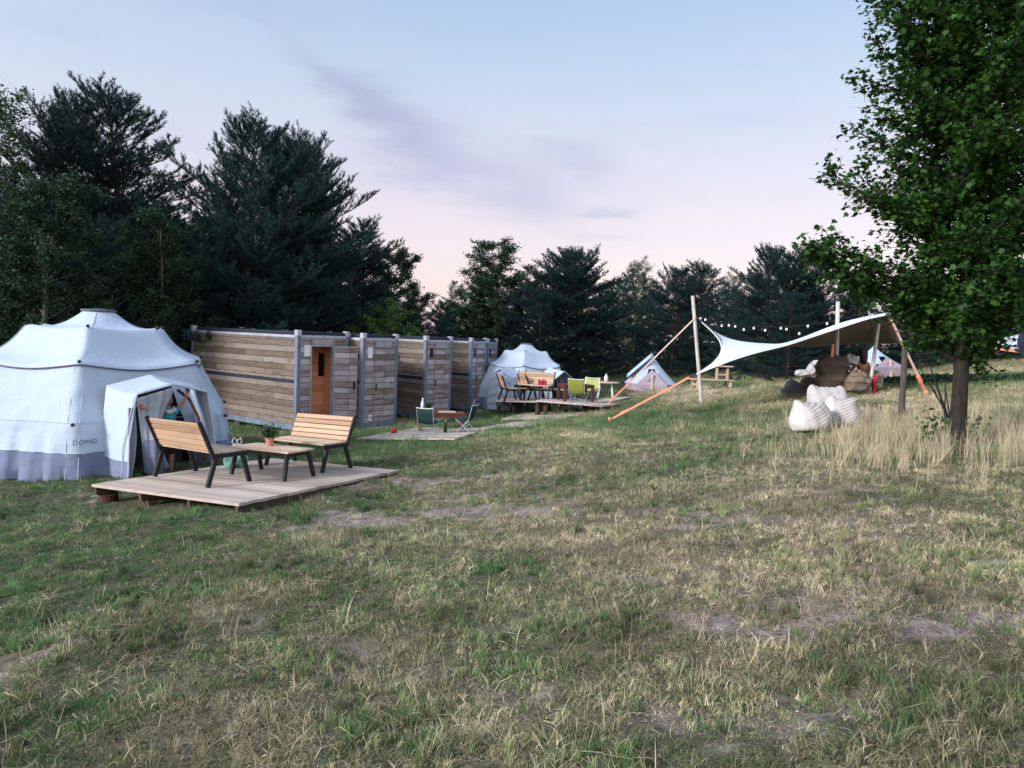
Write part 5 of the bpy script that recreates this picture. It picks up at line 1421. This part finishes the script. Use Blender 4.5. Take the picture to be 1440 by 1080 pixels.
def camp_chair(name, label, mat, group):
    """folding camp chair: cloth seat and back on thin crossed tubes, front +y"""
    o = thing(name, label, 'camping chair', (0, 0, 0), 0, group)
    m = MB(); rows = []
    prof = [(.30, .40), (.16, .345), (.0, .335), (-.10, .37), (-.16, .50), (-.20, .66), (-.23, .82)]
    for (y, z) in prof: rows.append([(x, y, z-.04*math.cos(x/.27*math.pi/2) + .02) for x in np.linspace(-.27, .27, 9)])
    m.grid(rows); c = m.build('cloth_seat', M[mat], o, smooth=True); c.modifiers.new('t', 'SOLIDIFY').thickness = .012
    for sx in (-1, 1):
        m = MB(); m.tube([(sx*.27, .30, .41), (sx*.25, -.18, .02)], .011, 6); m.build('leg', M['metal_light'], o)
        m = MB(); m.tube([(sx*.27, -.23, .84), (sx*.26, -.12, .38), (sx*.25, .24, .02)], .011, 6); m.build('leg', M['metal_light'], o)
    m = MB(); m.tube([(-.25, .24, .03), (.25, .24, .03)], .010, 6); m.tube([(-.25, -.18, .03), (.25, -.18, .03)], .010, 6); m.tube([(-.26, .10, .19), (.26, -.05, .19)], .008, 6); m.split('cross_bar', M['metal_light'], o, smooth=True)
    m = MB(); m.tube([(-.275, -.235, .84), (-.14, -.238, .825), (.14, -.238, .825), (.275, -.235, .84)], .010, 6); m.build('back_hem', M['white'], o)
    return o
CCG = 'folding camping chairs'
cc = camp_chair('camping_chair', 'dark green camping chair at the left end of the reddish table with bottles', 'green_cloth', CCG); place(cc, G(600, 615)+Vector((0, 0, .06)), (.3, 1), .74)
cc2 = copy_tree(cc, label='dark green camping chair at the right end of the reddish table with bottles'); place(cc2, G(657, 611)+Vector((0, 0, .06)), (-1, .3), .76)
cc3 = camp_chair('camping_chair', 'olive green camping chair leaning forward in front on the raised far deck', 'lime_cloth', CCG); place(cc3, on_plane(812, 569.5, dkr), (.45, 1), .86)
cc4 = camp_chair('camping_chair', 'pale yellow green camping chair behind the olive one on the far deck', 'yellow_cloth', CCG); place(cc4, on_plane(829, 564.5, dkr), (-.5, -1), .88)
# bottles and small things around the near reddish table
def bottle(p, label, h=.28, r=.04, mat='water_bottle', cap='white'):
    o = thing('bottle', label, 'bottle', p); m = MB(); m.lathe([(.001, 0), (r, 0), (r, h*.62), (r*.4, h*.80), (r*.36, h*.93), (.001, h*.93)], 14); m.build('bottle_body', M[mat], o, smooth=True)
    m = MB(); m.lathe([(.001, h*.93), (r*.42, h*.93), (r*.42, h), (.001, h)], 12); m.build('cap', M[cap], o); return o
bpy.context.view_layer.update()
T2 = rt2.matrix_world
bottle(T2 @ Vector((.10, .3, .56)), 'pale tall bottle on the left end of the reddish table', .34, .045)
bottle(G(626, 613)+Vector((0, 0, .06)), 'dark green glass bottle standing on the platform under the reddish table', .3, .042, 'glass_green', 'white')
plant_pot(T2 @ Vector((.28, .3, .56)), 'small green plant beside the pale bottle on the reddish table', .8)
m = MB(); m.box((.55, .15, .562), (1.05, .5, .585), 0, .005); tr_ = m.build('tray', M['pale_wood'], xf=T2); tag(tr_, 'pale flat tray lying on the reddish table with bottles', 'tray')
def board_toy(p):
    o = thing('toy_board', 'small red board with a red ball lying at the left end of the low platform', 'toy', p, .2); m = MB(); m.box((0, 0, 0), (.45, .22, .03), 0, .006); m.build('board', M['red_wood'], o)
    m = MB(); m.lathe([(.001, .0), (.05, .02), (.07, .06), (.05, .11), (.001, .13)], 14, (.08, .1, .03)); m.build('ball', M['red'], o, smooth=True)
board_toy(G(549, 615)+Vector((0, 0, .06)))
def side_table():
    p = G(851, 562); o = thing('side_table', 'small pale side table with a bottle on top near the bell tent', 'table', p+Vector((0, 0, .05))); m = MB()
    m.lathe([(.001, .56), (.48, .56), (.50, .58), (.48, .60), (.001, .60)], 24); m.build('tabletop', M['pale_wood'], o)
    for k in range(4):
        a = k*1.57+.6; m = MB(); m.bar((.30*math.cos(a), .30*math.sin(a), .56), (.38*math.cos(a), .38*math.sin(a), 0), .04, .04); m.build('leg', M['white'], o)
    bottle(p+Vector((0, 0, .65)), 'yellow capped bottle standing on the small pale side table', .3, .07, 'water_bottle', 'yellow_cloth')
side_table()
# ---- the small white tent far away
TENT2 = Vector((W(737, 560, 27.6).x, 27.6, -2.62))
view_az = math.atan2(-TENT2.y, -TENT2.x)
t2, P2 = make_tent('frame_tent', 'smaller looking white dome tent beyond the cabin containers, with two arched porches', TENT2, view_az-R(2), [(view_az-R(24), .22), (view_az+R(38), .22)], group='white dome frame tents', scale=.84)
t2.scale = (.74, .74, .86)
LL, AA = vestibule(t2, view_az-R(24), 2.9, .66, 1.68, 1.35, 1.9)
m = MB(); rows = []
for i in range(14):
    f = i/13; hw_ = .6; row = []
    for j in range(13):
        y = -.60+1.2*j/12; zt_ = (1.62-.52*abs(y)) if abs(y) < .52 else 1.34-(abs(y)-.52)*2.2
        row.append(tuple(LL(2.94+.05*math.sin(f*26), y, .03+(zt_-.05)*(1-f))))
    rows.append(row)
m.grid(rows); q = m.build('door_flap', M['canvas'], t2, smooth=True)
LL2, AA2 = vestibule(t2, view_az+R(38), 3.0, .74, 1.68, 1.35, 1.9)
m = MB(); m.tube([LL2(2.6, -.2, 1.6), LL2(2.75, .15, 1.1), LL2(2.8, .5, .5), LL2(2.8, .62, .05)], .035, 8); m.build('door_trim', M['trim'], t2, smooth=True)
# ---- bell tent
def bell_tent(c, label, rad, h, wall, yaw, flap=True, wallmat='pinkish'):
    o = thing('bell_tent', label, 'tent', c, yaw); n = 24; m = MB(); rows = []
    for i in range(9):
        f = i/8; r = .03+(rad-.03)*(f**1.25); z = h+(wall-h)*f; rows.append([(r*(1+(.03*f if j % 3 else 0))*math.cos(2*math.pi*j/n), r*math.sin(2*math.pi*j/n)*(1+(.03*f if j % 3 else 0)), z) for j in range(n+1)])
    # opening in front (-y) : skip facets near the bottom
    m.grid(rows); keep = [k for k, f in enumerate(m.f) if not (m.v[f[0]][1] < -rad*.30 and abs(sum(m.v[i][0] for i in f)/4) < .42*rad*max(0, 1-(sum(m.v[i][2] for i in f)/4-wall)/((h-wall)*.52)) and sum(m.v[i][2] for i in f)/4 < wall+(h-wall)*.52)]
    m.f = [m.f[k] for k in keep]; m.m = [0]*len(m.f)
    q = m.build('roof', M['canvas'], o); q.modifiers.new('t', 'SOLIDIFY').thickness = .01
    m = MB(); m.grid([[(rad*.97*math.cos(2*math.pi*j/n), rad*.97*math.sin(2*math.pi*j/n), z) for j in range(n+1)] for z in (0, wall)]); m.build('wall', M[wallmat], o)
    # triangular front with a blue door panel
    m = MB(); m.add([(-.62*rad, -rad*1.0, 0), (.62*rad, -rad*1.0, 0), (.58*rad, -rad*1.0, wall), (0, -rad*.74, wall+(h-wall)*.5), (-.58*rad, -rad*1.0, wall)], [(0, 1, 2, 4), (4, 2, 3)]); m.build('front_panel', M[wallmat], o)
    m = MB(); m.add([(-.30*rad, -rad*1.015, .02), (.02*rad, -rad*1.015, .02), (.02*rad, -rad*.90, wall+(h-wall)*.30), (-.28*rad, -rad*.98, wall)], [(0, 1, 2, 3)]); m.build('door', M['door_blue'], o)
    m = MB(); m.tube([(.02*rad, -rad*1.03, .0), (.02*rad, -rad*.90, wall+(h-wall)*.33)], .05, 6); m.build('door_pole', M['pale_wood'], o)
    m = MB(); m.tube([(0, 0, 0), (0, 0, h+.06)], .03, 6); m.build('centre_pole', M['metal'], o)
    if flap:
        m = MB(); m.grid([[(-.05-.9*u, -.05-.5*v, h*.99-.85*u+.10*math.sin(v*3)-.10*v) for u in np.linspace(0, 1, 6)] for v in np.linspace(0, 1, 5)]); q = m.build('side_flap', M['canvas'], o, smooth=True); q.modifiers.new('t', 'SOLIDIFY').thickness = .01
    return o
M['pinkish'] = fabric('pinkish_striped_canvas', (.42, .33, .38), (.33, .27, .34), wr=.3)
M['door_blue'] = fabric('blue_grey_door', (.16, .20, .34), (.12, .15, .27), wr=.3)
pb = G(921, 550); bell_tent(pb+Vector((0, 1.0, -.02)), 'small pointed white bell tent with blue door behind the long orange strap', 1.02, 1.42, .25, R(-8))
pb2 = G(1238, 540); pb2 = W(1226, 534, 27.0); pb2.z = g1(pb2.x, pb2.y); bell_tent(pb2, 'blue white low tent behind the seated person under the canopy', 1.0, 1.15, .45, R(10), flap=False)
# ---- picnic bench
def picnic():
    p = G(1000, 549); o = thing('picnic_bench', 'weathered picnic bench with an upright wooden stand beside the tall leaning pole', 'bench', p, R(6)); m = MB()
    for k in range(4): m.box((-.75, -.28+k*.145, .36), (.75, -.28+k*.145+.13, .40), 0, .004)
    m.build('tabletop', M['pale_wood'], o)
    for x in (-.6, .6): m = MB(); m.bar((x, -.2, .36), (x, -.3, 0), .07, .07); m.bar((x, .2, .36), (x, .3, 0), .07, .07); m.bar((x, -.24, .2), (x, .24, .2), .05, .06); m.build('leg', M['pale_wood'], o)
    m = MB(); m.box((.1, -.14, .40), (.17, -.06, .85)); m.box((.48, -.14, .40), (.55, -.06, .85)); m.box((-.0, -.22, .851), (.68, .1, .89)); m.box((.172, -.12, .55), (.478, -.08, .60)); m.build('upright_stand', M['pale_wood'], o)
picnic()
m = MB(); p = G(893, 556); 
c_ = crumple('folded_sheet', 'small pale folded sheet lying in the grass near the low far platform', 'sheet', p, .42, .2, .12, 'light_tan_bag', 9, rough=.2)

def low_hedge(x0, x1, y0, Y0, y1, Y1, label, n=9000, seed=4):  # dark leaves laid to stand in for a band of shade
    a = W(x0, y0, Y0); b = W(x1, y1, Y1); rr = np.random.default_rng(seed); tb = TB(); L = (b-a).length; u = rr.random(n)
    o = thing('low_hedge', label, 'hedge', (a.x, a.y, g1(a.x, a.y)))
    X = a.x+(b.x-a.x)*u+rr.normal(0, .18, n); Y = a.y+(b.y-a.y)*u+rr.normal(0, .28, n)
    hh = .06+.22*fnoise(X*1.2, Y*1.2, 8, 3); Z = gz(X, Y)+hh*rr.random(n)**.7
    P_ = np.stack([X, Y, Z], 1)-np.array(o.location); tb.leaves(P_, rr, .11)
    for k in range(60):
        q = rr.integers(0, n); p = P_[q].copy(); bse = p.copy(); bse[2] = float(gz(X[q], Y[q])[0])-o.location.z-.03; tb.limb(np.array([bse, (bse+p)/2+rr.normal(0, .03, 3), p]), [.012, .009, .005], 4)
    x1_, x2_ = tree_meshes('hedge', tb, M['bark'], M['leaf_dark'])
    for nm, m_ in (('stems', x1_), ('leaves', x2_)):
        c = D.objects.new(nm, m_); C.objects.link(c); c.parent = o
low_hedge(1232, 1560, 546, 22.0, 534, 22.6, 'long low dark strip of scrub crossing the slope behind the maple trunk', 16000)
# ---- stretched canopy, poles, straps ---------------------------------------
P1t = W(974, 416, 20.6); P1f = G(987, 568)
def pole(a, b, r, label, mat='pole'):
    m = MB(); m.tube([a-Vector((0, 0, .05)), b], [r, r*.85], 12); o = m.build('support_pole', M[mat], smooth=False)
    tag(o, label, 'pole'); return o
pole(P1f, W(974, 416, P1f.y+.1), .055, 'tall pale pole leaning slightly left at the left tip of the white canopy')
YC = 19.3
pole(W(1175, 545, YC+.4), W(1178.5, 424, YC+.4), .06, 'upright pale pole poking through the canopy above the bean bags')
p3 = G(1222, 554); pole(p3, W(1235.5, 455, p3.y), .05, 'pale pole leaning right with red straps at its foot, right of the bean bags')
def canopy():
    A = (978.5, 446, P1f.y+.05)
    Nn = [(969, 530.5, 17.6), (1010, 513.5, 17.6), (1045, 501, 17.8), (1080, 491.5, 18.0), (1105, 486.5, 18.1), (1147, 472, 18.3), (1190, 458, 18.4), (1222, 447, 18.3), (1252, 442, 18.2)]
    Kk = [A, (1011.5, 473, 20.2), (1045, 481, 19.9), (1078, 483, 19.8), (1102, 484, 19.7), (1142, 468.5, 19.6), (1180, 452.5, 19.7), (1216, 444.5, 19.6), (1254, 438, 19.4)]
    edge0 = [(969, 530.5), (990, 519), (1009, 504), (1015.5, 491), (1012, 477), (998, 462), (978.5, 446)]
    m = MB(); rows = []
    nv = 6
    for j, (a, b) in enumerate(zip(Nn, Kk)):
        row = []
        for i in range(nv+1):
            f = i/nv
            Y = a[2]+(b[2]-a[2])*f
            if j == 0: px, py = edge0[i]
            else:
                px = a[0]+(b[0]-a[0])*f; py = a[1]+(b[1]-a[1])*f
                if j in (1, 2): px += (14 if j == 1 else 5)*math.sin(math.pi*f)
            row.append(W(px, py, Y))
        rows.append(row)
    # continue back and down to the far edge for the covered half
    Fe = [None]*4+[(1106, 485.5, 23.2), (1143, 484.6, 23.6), (1180, 484, 23.8), (1222, 483.2, 23.8), (1268, 482.5, 23.5)]
    base = rows
    m.grid([[tuple(p) for p in r] for r in rows])
    back = []
    for j in range(4, 9):
        a = rows[j][-1]; b = W(*Fe[j]); k = []
        for i in range(8):
            f = i/7; p = a.lerp(b, f); p.z -= .22*math.sin(math.pi*f)*(1 if j > 4 else .1); k.append(p)
        back.append(k)
    m.grid([[tuple(p) for p in r] for r in back])
    o = thing('stretch_canopy', 'white stretched canopy with brown underside spanning from the tall pole to behind the maple', 'canopy', (0, 0, 0))
    q = m.build('fabric', [M['canopy'], M['under']], o, smooth=True)
    bm = bmesh.new(); bm.from_mesh(q.data); bmesh.ops.remove_doubles(bm, verts=bm.verts, dist=.002); bmesh.ops.recalc_face_normals(bm, faces=bm.faces)
    if sum(f.normal.z*f.calc_area() for f in bm.faces) < 0: bmesh.ops.reverse_faces(bm, faces=bm.faces)
    bm.to_mesh(q.data); bm.free()
    for p in q.data.polygons: p.use_smooth = True
    s = q.modifiers.new('sub', 'SUBSURF'); s.levels = 2; s.render_levels = 2
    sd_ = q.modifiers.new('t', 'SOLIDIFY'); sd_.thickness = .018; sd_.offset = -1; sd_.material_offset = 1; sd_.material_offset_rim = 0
    m = MB(); m.tube([W(px+1, py, 20.6-3.0*(1-i/6)) for i, (px, py) in enumerate(edge0)], .018, 6); m.build('edge_hem', M['dark_hem'], o, smooth=True)
    m = MB(); m.tube([rows[7][0]+Vector((0, 0, -.03)), W(1228, 462, 19.6), W(1222, 472, 21.5), W(1212, 481, 23.4)], .015, 6); m.build('lining_seam', M['dark_hem'], o, smooth=True)
M['dark_hem'] = simple('dark_hem', (.06, .065, .08), .8, .2, 8, 0)
canopy()
def strap(pts, r, label, mats=('orange',), split=None, hook=True, width=None):
    o = thing('ratchet_strap', label, 'strap', pts[0]); o0 = Vector(pts[0]); L = [Vector(p)-o0 for p in pts]
    w_ = width or r*2.2
    m = MB()
    for a, b in zip(L[:-1], L[1:]): m.bar(a, b, w_, r*.8, up=(0, -1, .3), mi=0)
    m.build('webbing', M[mats[0]], o)
    if len(mats) > 1:
        a = L[-1].lerp(L[0], split); m = MB(); m.bar(a, L[-1], w_*.8, r*.9, up=(0, -1, .3)); m.build('rope_end', M[mats[1]], o)
    if hook:
        m = MB(); m.lathe([(.001, -.06), (r*2.2, -.05), (r*2.4, .0), (r*1.6, .06), (.001, .07)], 10, tuple(L[0])); m.bar(L[0]+Vector((0, 0, -.15)), L[0]+Vector((.02, 0, .02)), .03, .03); m.build('ground_anchor', M[mats[0]], o, smooth=False)
        d = (L[1]-L[0]).normalized(); m = MB(); m.bar(L[0]+d*.30, L[0]+d*.52, r*3.4, r*2.6, up=(0, -1, .3), bev=.01); m.build('ratchet', M['orange'], o)
    return o
A_s = G(849, 576); strap([A_s+Vector((0, 0, .06)), W(977.5, 447, P1f.y)], .017, 'orange strap with pale rope running from the grass to the top of the leaning pole', ('orange', 'rope_pale'), .62)
B_s = G(857, 594); strap([B_s+Vector((0, 0, .06)), W(946, 543.5, 17.7), W(969, 530.5, 17.6)], .021, 'thick orange strap stretching from the grass to the low tip of the canopy')
C_s = G(1302, 555); strap([C_s+Vector((0, 0, .05)), W(1252, 447, 18.2)], .026, 'pale orange strap right of the wooden post running down to the tall grass', ('orange', 'rope_pale'), .8)
strap([p3+Vector((.06, -.1, .02)), p3+Vector((.12, -.08, .20)), p3+Vector((.05, -.1, .30)), p3+Vector((.13, -.08, .50))], .035, 'bundle of red strap wrapped at the foot of the right leaning pole', ('red',), hook=False)
strap([W(1170, 502, YC), W(1171.5, 484, YC)], .03, 'short orange strap hanging beside the middle canopy pole', ('orange',), hook=False)
# wooden post in front of the right part of the canopy
a = G(1267, 583); m = MB(); b = W(1272.5, 490, a.y)
m.tube([a-Vector((0, 0, .15)), a.lerp(b, .4)+Vector((.01, 0, 0)), b], [.068, .062, .056], 12); o = m.build('wooden_post', M['post'], smooth=False); tag(o, 'grey weathered round wooden post in tall grass, left of the maple trunk', 'post')
# second canopy at the right edge
def canopy2():
    o = thing('stretch_canopy', 'small white canopy corner at the right edge of the photo with an orange strap below', 'canopy'); Y = 24
    top = [(1396, 479), (1412, 475), (1428, 473), (1445, 470), (1480, 462), (1540, 452)]; bot = [(1396, 479.5), (1408, 487), (1424, 492), (1440, 498), (1475, 500), (1540, 488)]
    rows = []
    for i in range(6):
        f = i/5; rows.append([tuple(W(a[0]+(b[0]-a[0])*f, a[1]+(b[1]-a[1])*f, Y+2.2*(1-f)*min(1, j/2))) for j, (a, b) in enumerate(zip(top, bot))])
    m = MB(); m.grid(rows); q = m.build('fabric', M['canopy'], o, smooth=True); q.modifiers.new('t', 'SOLIDIFY').thickness = .03
    m = MB(); m.lathe([(.001, 0), (.5, .02), (.5, .05), (.001, .06)], 20); w_ = m.build('window_patch', M['navy'], o); w_.matrix_world = Matrix.Translation(W(1447, 484, Y-.15)) @ Matrix.Rotation(R(80), 4, 'X') @ Matrix.Scale(.8, 4, (1, 0, 0))
    strap([W(1395, 489.5, Y), W(1470, 500, Y)], .035, 'orange strap under the white canopy corner at the right edge', ('orange',), hook=False)
canopy2()
# string of lights
def lights():
    wire = [(980, 445), (1000, 450), (1020, 455), (1045, 458.5), (1075, 459.5), (1105, 459.5), (1135, 457), (1165, 452), (1195, 446), (1225, 438), (1250, 432)]
    o = thing('string_lights', 'dark cord of small round bulbs hung from the leaning pole across the pines', 'string lights', W(980, 445, P1f.y+.15)); o0 = o.location.copy()
    YY = lambda px: P1f.y+.15+(px-980)/270*-.6+.0
    m = MB(); m.tube([W(px, py, YY(px))-o0 for px, py in wire], .012, 5); m.build('cord', M['rubber'], o)
    for px, py in [(985, 448), (992, 449.5), (1015, 458), (1025, 457.5), (1034, 459), (1046, 463.5), (1060, 461.5), (1076, 464.5), (1098, 461.5), (1106, 463), (1124, 469), (1136, 458.5), (1163, 455), (1222, 439)]:
        m = MB(); p = W(px, py, YY(px))-o0; m.lathe([(.001, -.038), (.022, -.032), (.031, -.008), (.025, .018), (.012, .034), (.001, .038)], 12, tuple(p)); bu = m.build('bulb', M['bulb'], o, smooth=True)
        m = MB(); m.lathe([(.001, .034), (.014, .034), (.014, .07), (.001, .07)], 8, tuple(p)); m.build('socket', M['rubber'], bu)
lights()
# ---- bean bags
BB = 'bean bags around the canopy'
def lean(k): return lambda p: Vector((p.x+k*p.z, p.y, p.z))
g = G(1162, 607)
def pillow(name, label, c, wd, hh, dp, mat, yaw, lean_=.15, seed=0, peaks=(.1, .12), group=BB):
    """upright slumped cushion bag: wide face towards -y, pointed upper corners"""
    rr = random.Random(seed); ph = [rr.uniform(0, 6.28) for _ in range(6)]; m = MB(); nx, nz = 22, 16
    def face(sgn):
        rows = []
        for i in range(nz+1):
            v = i/nz; row = []
            for j in range(nx+1):
                u = j/nx*2-1
                th = dp*.5*max(0, (1-abs(u)**3.2))**.5*(max(0, 1-abs(2*v-1)**3.0))**.5*(1.25-.6*v)+.012*float(fnoise(np.array([u*6+seed*3.]), np.array([v*9.]), seed, 2)[0]-.5)
                z = hh*v*(1+peaks[0]*max(0, abs(u)-.55)*(2.2 if u < 0 else 2.2*peaks[1]/max(peaks[0], 1e-3))-.05*math.cos(u*2.5)*(v))
                if v > .5: z += hh*.014*math.sin(u*6+ph[0])*(v-.5)*2
                w2 = wd*.5*(1+.05*math.sin(v*6+ph[1])-.05*v-.10*v**5); z -= hh*.07*max(0, abs(u)-.75)/.25*v**3
                y = sgn*th + lean_*z + .006*math.sin(u*11+v*5+ph[2])+.008*math.sin(u*5-v*13+ph[3])
                row.append((u*w2+.02*math.sin(v*7+ph[4]), y, z))
            rows.append(row)
        return rows
    m.grid(face(-1)); fb = face(1); m.grid([r[::-1] for r in fb])
    o = m.build(name, M[mat], smooth=True); bm = bmesh.new(); bm.from_mesh(o.data); bmesh.ops.remove_doubles(bm, verts=bm.verts, dist=.004); bmesh.ops.recalc_face_normals(bm, faces=bm.faces); bm.to_mesh(o.data); bm.free()
    for p in o.data.polygons: p.use_smooth = True
    subsurf(o, 1); o.location = c; o.rotation_euler = (0, 0, yaw); tag(o, label, 'bean bag', group); return o
pxm = 1040/g.y
gL = G(1141, 608); gR = G(1184, 603)
pillow('bean_bag', 'front left off white bean bag with grey pinstripes on the grass', gL, 54/pxm*1.05, 43/pxm, .6, 'striped', R(6), .24, 1, (.045, .0))
pillow('bean_bag', 'front right off white bean bag with grey pinstripes, darker on its right side', gR+Vector((0, .05, 0)), 48/pxm*1.05, 46/pxm, .62, 'striped', R(-28), .18, 2, (.01, .02))
pillow('bean_bag', 'white bean bag peeping over the two pinstriped ones with a raised right corner', g+Vector((.30, .75, .03)), 60/pxm, 60/pxm, .55, 'white_bag', R(-4), .05, 3, (.0, .10))
Yb = G(1165, 556).y; kb = 1040/Yb
def blob(px, py, wpx, hpx, label, mat, seed, dz=0, dy=0, rough=.17, dep=None):
    p = G(px, 557); c = W(px, py, p.y+dy); return crumple('bean_bag', label, 'bean bag', Vector((c.x, c.y, c.z if dz is None else c.z)), wpx/2/kb, dep or wpx/2.6/kb, hpx/kb, mat, seed, rough=rough, group=BB)
blob(1168, 551, 46, 34, 'brown bean bag at the bottom of the stack left of the middle pole', 'tan_bag', 11)
blob(1168, 527.5, 42, 29, 'brown bean bag lying on top of another one left of the middle pole', 'tan_bag', 12, dy=.1)
blob(1204, 550, 31, 27, 'tan bean bag right of the brown stack, in front of the seated person', 'light_tan_bag', 13)
blob(1228, 549, 24, 26, 'dusky bean bag behind the foot of the right leaning pole', 'light_tan_bag', 14, dy=.5)
blob(1121, 557, 44, 15, 'low charcoal bean bag at the left end of the group under the canopy', 'dark_bag', 15, rough=.05)
blob(1137, 550, 28, 19, 'small brown bean bag between the charcoal one and the brown stack', 'tan_bag', 16, dy=.5)
blob(1113, 547, 20, 14, 'grey bean bag tucked behind the left end of the charcoal one', 'dark_bag', 17, dy=.7)
# seated person, back to us
def seated():
    base = W(1211, 543, Yb+.9); o = thing('person', 'dark haired person sitting among the bean bags with their back to the camera', 'person', base); s = 1
    J = {'pelvis': ((0, 0, .16), .14), 'waist': ((0, -.02, .34), .115), 'chest': ((.0, .02, .52), .135), 'up': ((0, .04, .62), .12), 'neck': ((0, .05, .72), .05), 'head0': ((0, .06, .79), .08), 'head': ((0, .06, .88), .10), 'headt': ((0, .05, .96), .08), 'nose': ((0, .165, .86), .014), 'el': ((-.10, .06, .87), .016), 'er': ((.10, .06, .87), .016),
         'shl': ((-.17, .03, .62), .055), 'ell': ((-.26, .12, .38), .042), 'wrl': ((-.16, .33, .28), .028), 'shr': ((.17, .03, .62), .055), 'elr': ((.27, .10, .38), .042), 'wrr': ((.17, .33, .28), .028),
         'hl': ((-.10, .05, .13), .10), 'kl': ((-.20, .48, .34), .065), 'al': ((-.16, .62, .02), .04), 'fl': ((-.16, .78, .0), .035), 'hr': ((.10, .05, .13), .10), 'kr': ((.20, .48, .30), .065), 'ar': ((.16, .64, .02), .04), 'fr': ((.18, .80, .0), .035)}
    E_ = [('pelvis', 'waist'), ('waist', 'chest'), ('chest', 'up'), ('up', 'neck'), ('neck', 'head0'), ('head0', 'head'), ('head', 'headt'), ('head', 'nose'), ('head', 'el'), ('head', 'er'), ('up', 'shl'), ('shl', 'ell'), ('ell', 'wrl'), ('up', 'shr'), ('shr', 'elr'), ('elr', 'wrr'), ('pelvis', 'hl'), ('hl', 'kl'), ('kl', 'al'), ('al', 'fl'), ('pelvis', 'hr'), ('hr', 'kr'), ('kr', 'ar'), ('ar', 'fr')]
    hand(J, E_, 'L', 'wrl', (.5, .8, -.2), (0, 0, 1), 1.1, .5); hand(J, E_, 'R', 'wrr', (-.5, .8, -.2), (0, 0, 1), 1.1, .5)
    skin_body('body', J, E_, o, 'skin')
    skin_body('hair', {'pelvis': ((0, .03, .90), .125), 't': ((0, .04, .97), .09), 'b': ((0, -.05, .76), .10), 'b2': ((0, -.09, .60), .07)}, [('pelvis', 't'), ('pelvis', 'b'), ('b', 'b2')], o, 'hair')
    skin_body('top', {'pelvis': ((0, 0, .20), .16), 'w': ((0, -.02, .34), .135), 'c': ((0, .02, .50), .155), 'l': ((-.12, .03, .58), .08), 'r': ((.12, .03, .58), .08)}, [('pelvis', 'w'), ('w', 'c'), ('c', 'l'), ('c', 'r')], o, 'trim')
    skin_body('trousers', {'pelvis': ((0, 0, .12), .16), 'a': ((-.10, .06, .13), .12), 'b': ((-.20, .48, .33), .085), 'b2': ((-.165, .60, .08), .06), 'c': ((.10, .06, .13), .12), 'd': ((.20, .48, .29), .085), 'd2': ((.165, .62, .08), .06)}, [('pelvis', 'a'), ('a', 'b'), ('b', 'b2'), ('pelvis', 'c'), ('c', 'd'), ('d', 'd2')], o, 'black_cloth')
    face_bits(o, (0, .06, .88), (0, 1, 0), 1)
seated()
m = MB(); c = W(1195, 514, Yb+.8)
q = crumple('white_blanket', 'crumpled white blanket between the brown stack and the seated person', 'blanket', c, .20, .2, .30, 'white_bag', 21, rough=.2)
# pale lumps set at unidentified white spots behind the bags, under the pines
for i, (px, py, wp, hp) in enumerate(((1128, 525, 20, 9), (1140, 519, 9, 16), (1148, 512, 14, 9))):
    Yq = Yb+4.5; c = W(px, py+hp/2, Yq); crumple('cushion', ['flat white cushion behind the charcoal bean bag, left of the brown stack', 'small upright white cushion behind the brown stack', 'bluish white cushion highest behind the brown stack'][i], 'cushion', c, wp/2*Yq/1040, .2, hp*Yq/1040, 'white_bag', 30+i, rough=.2, group='pale cushions behind the bean bags')
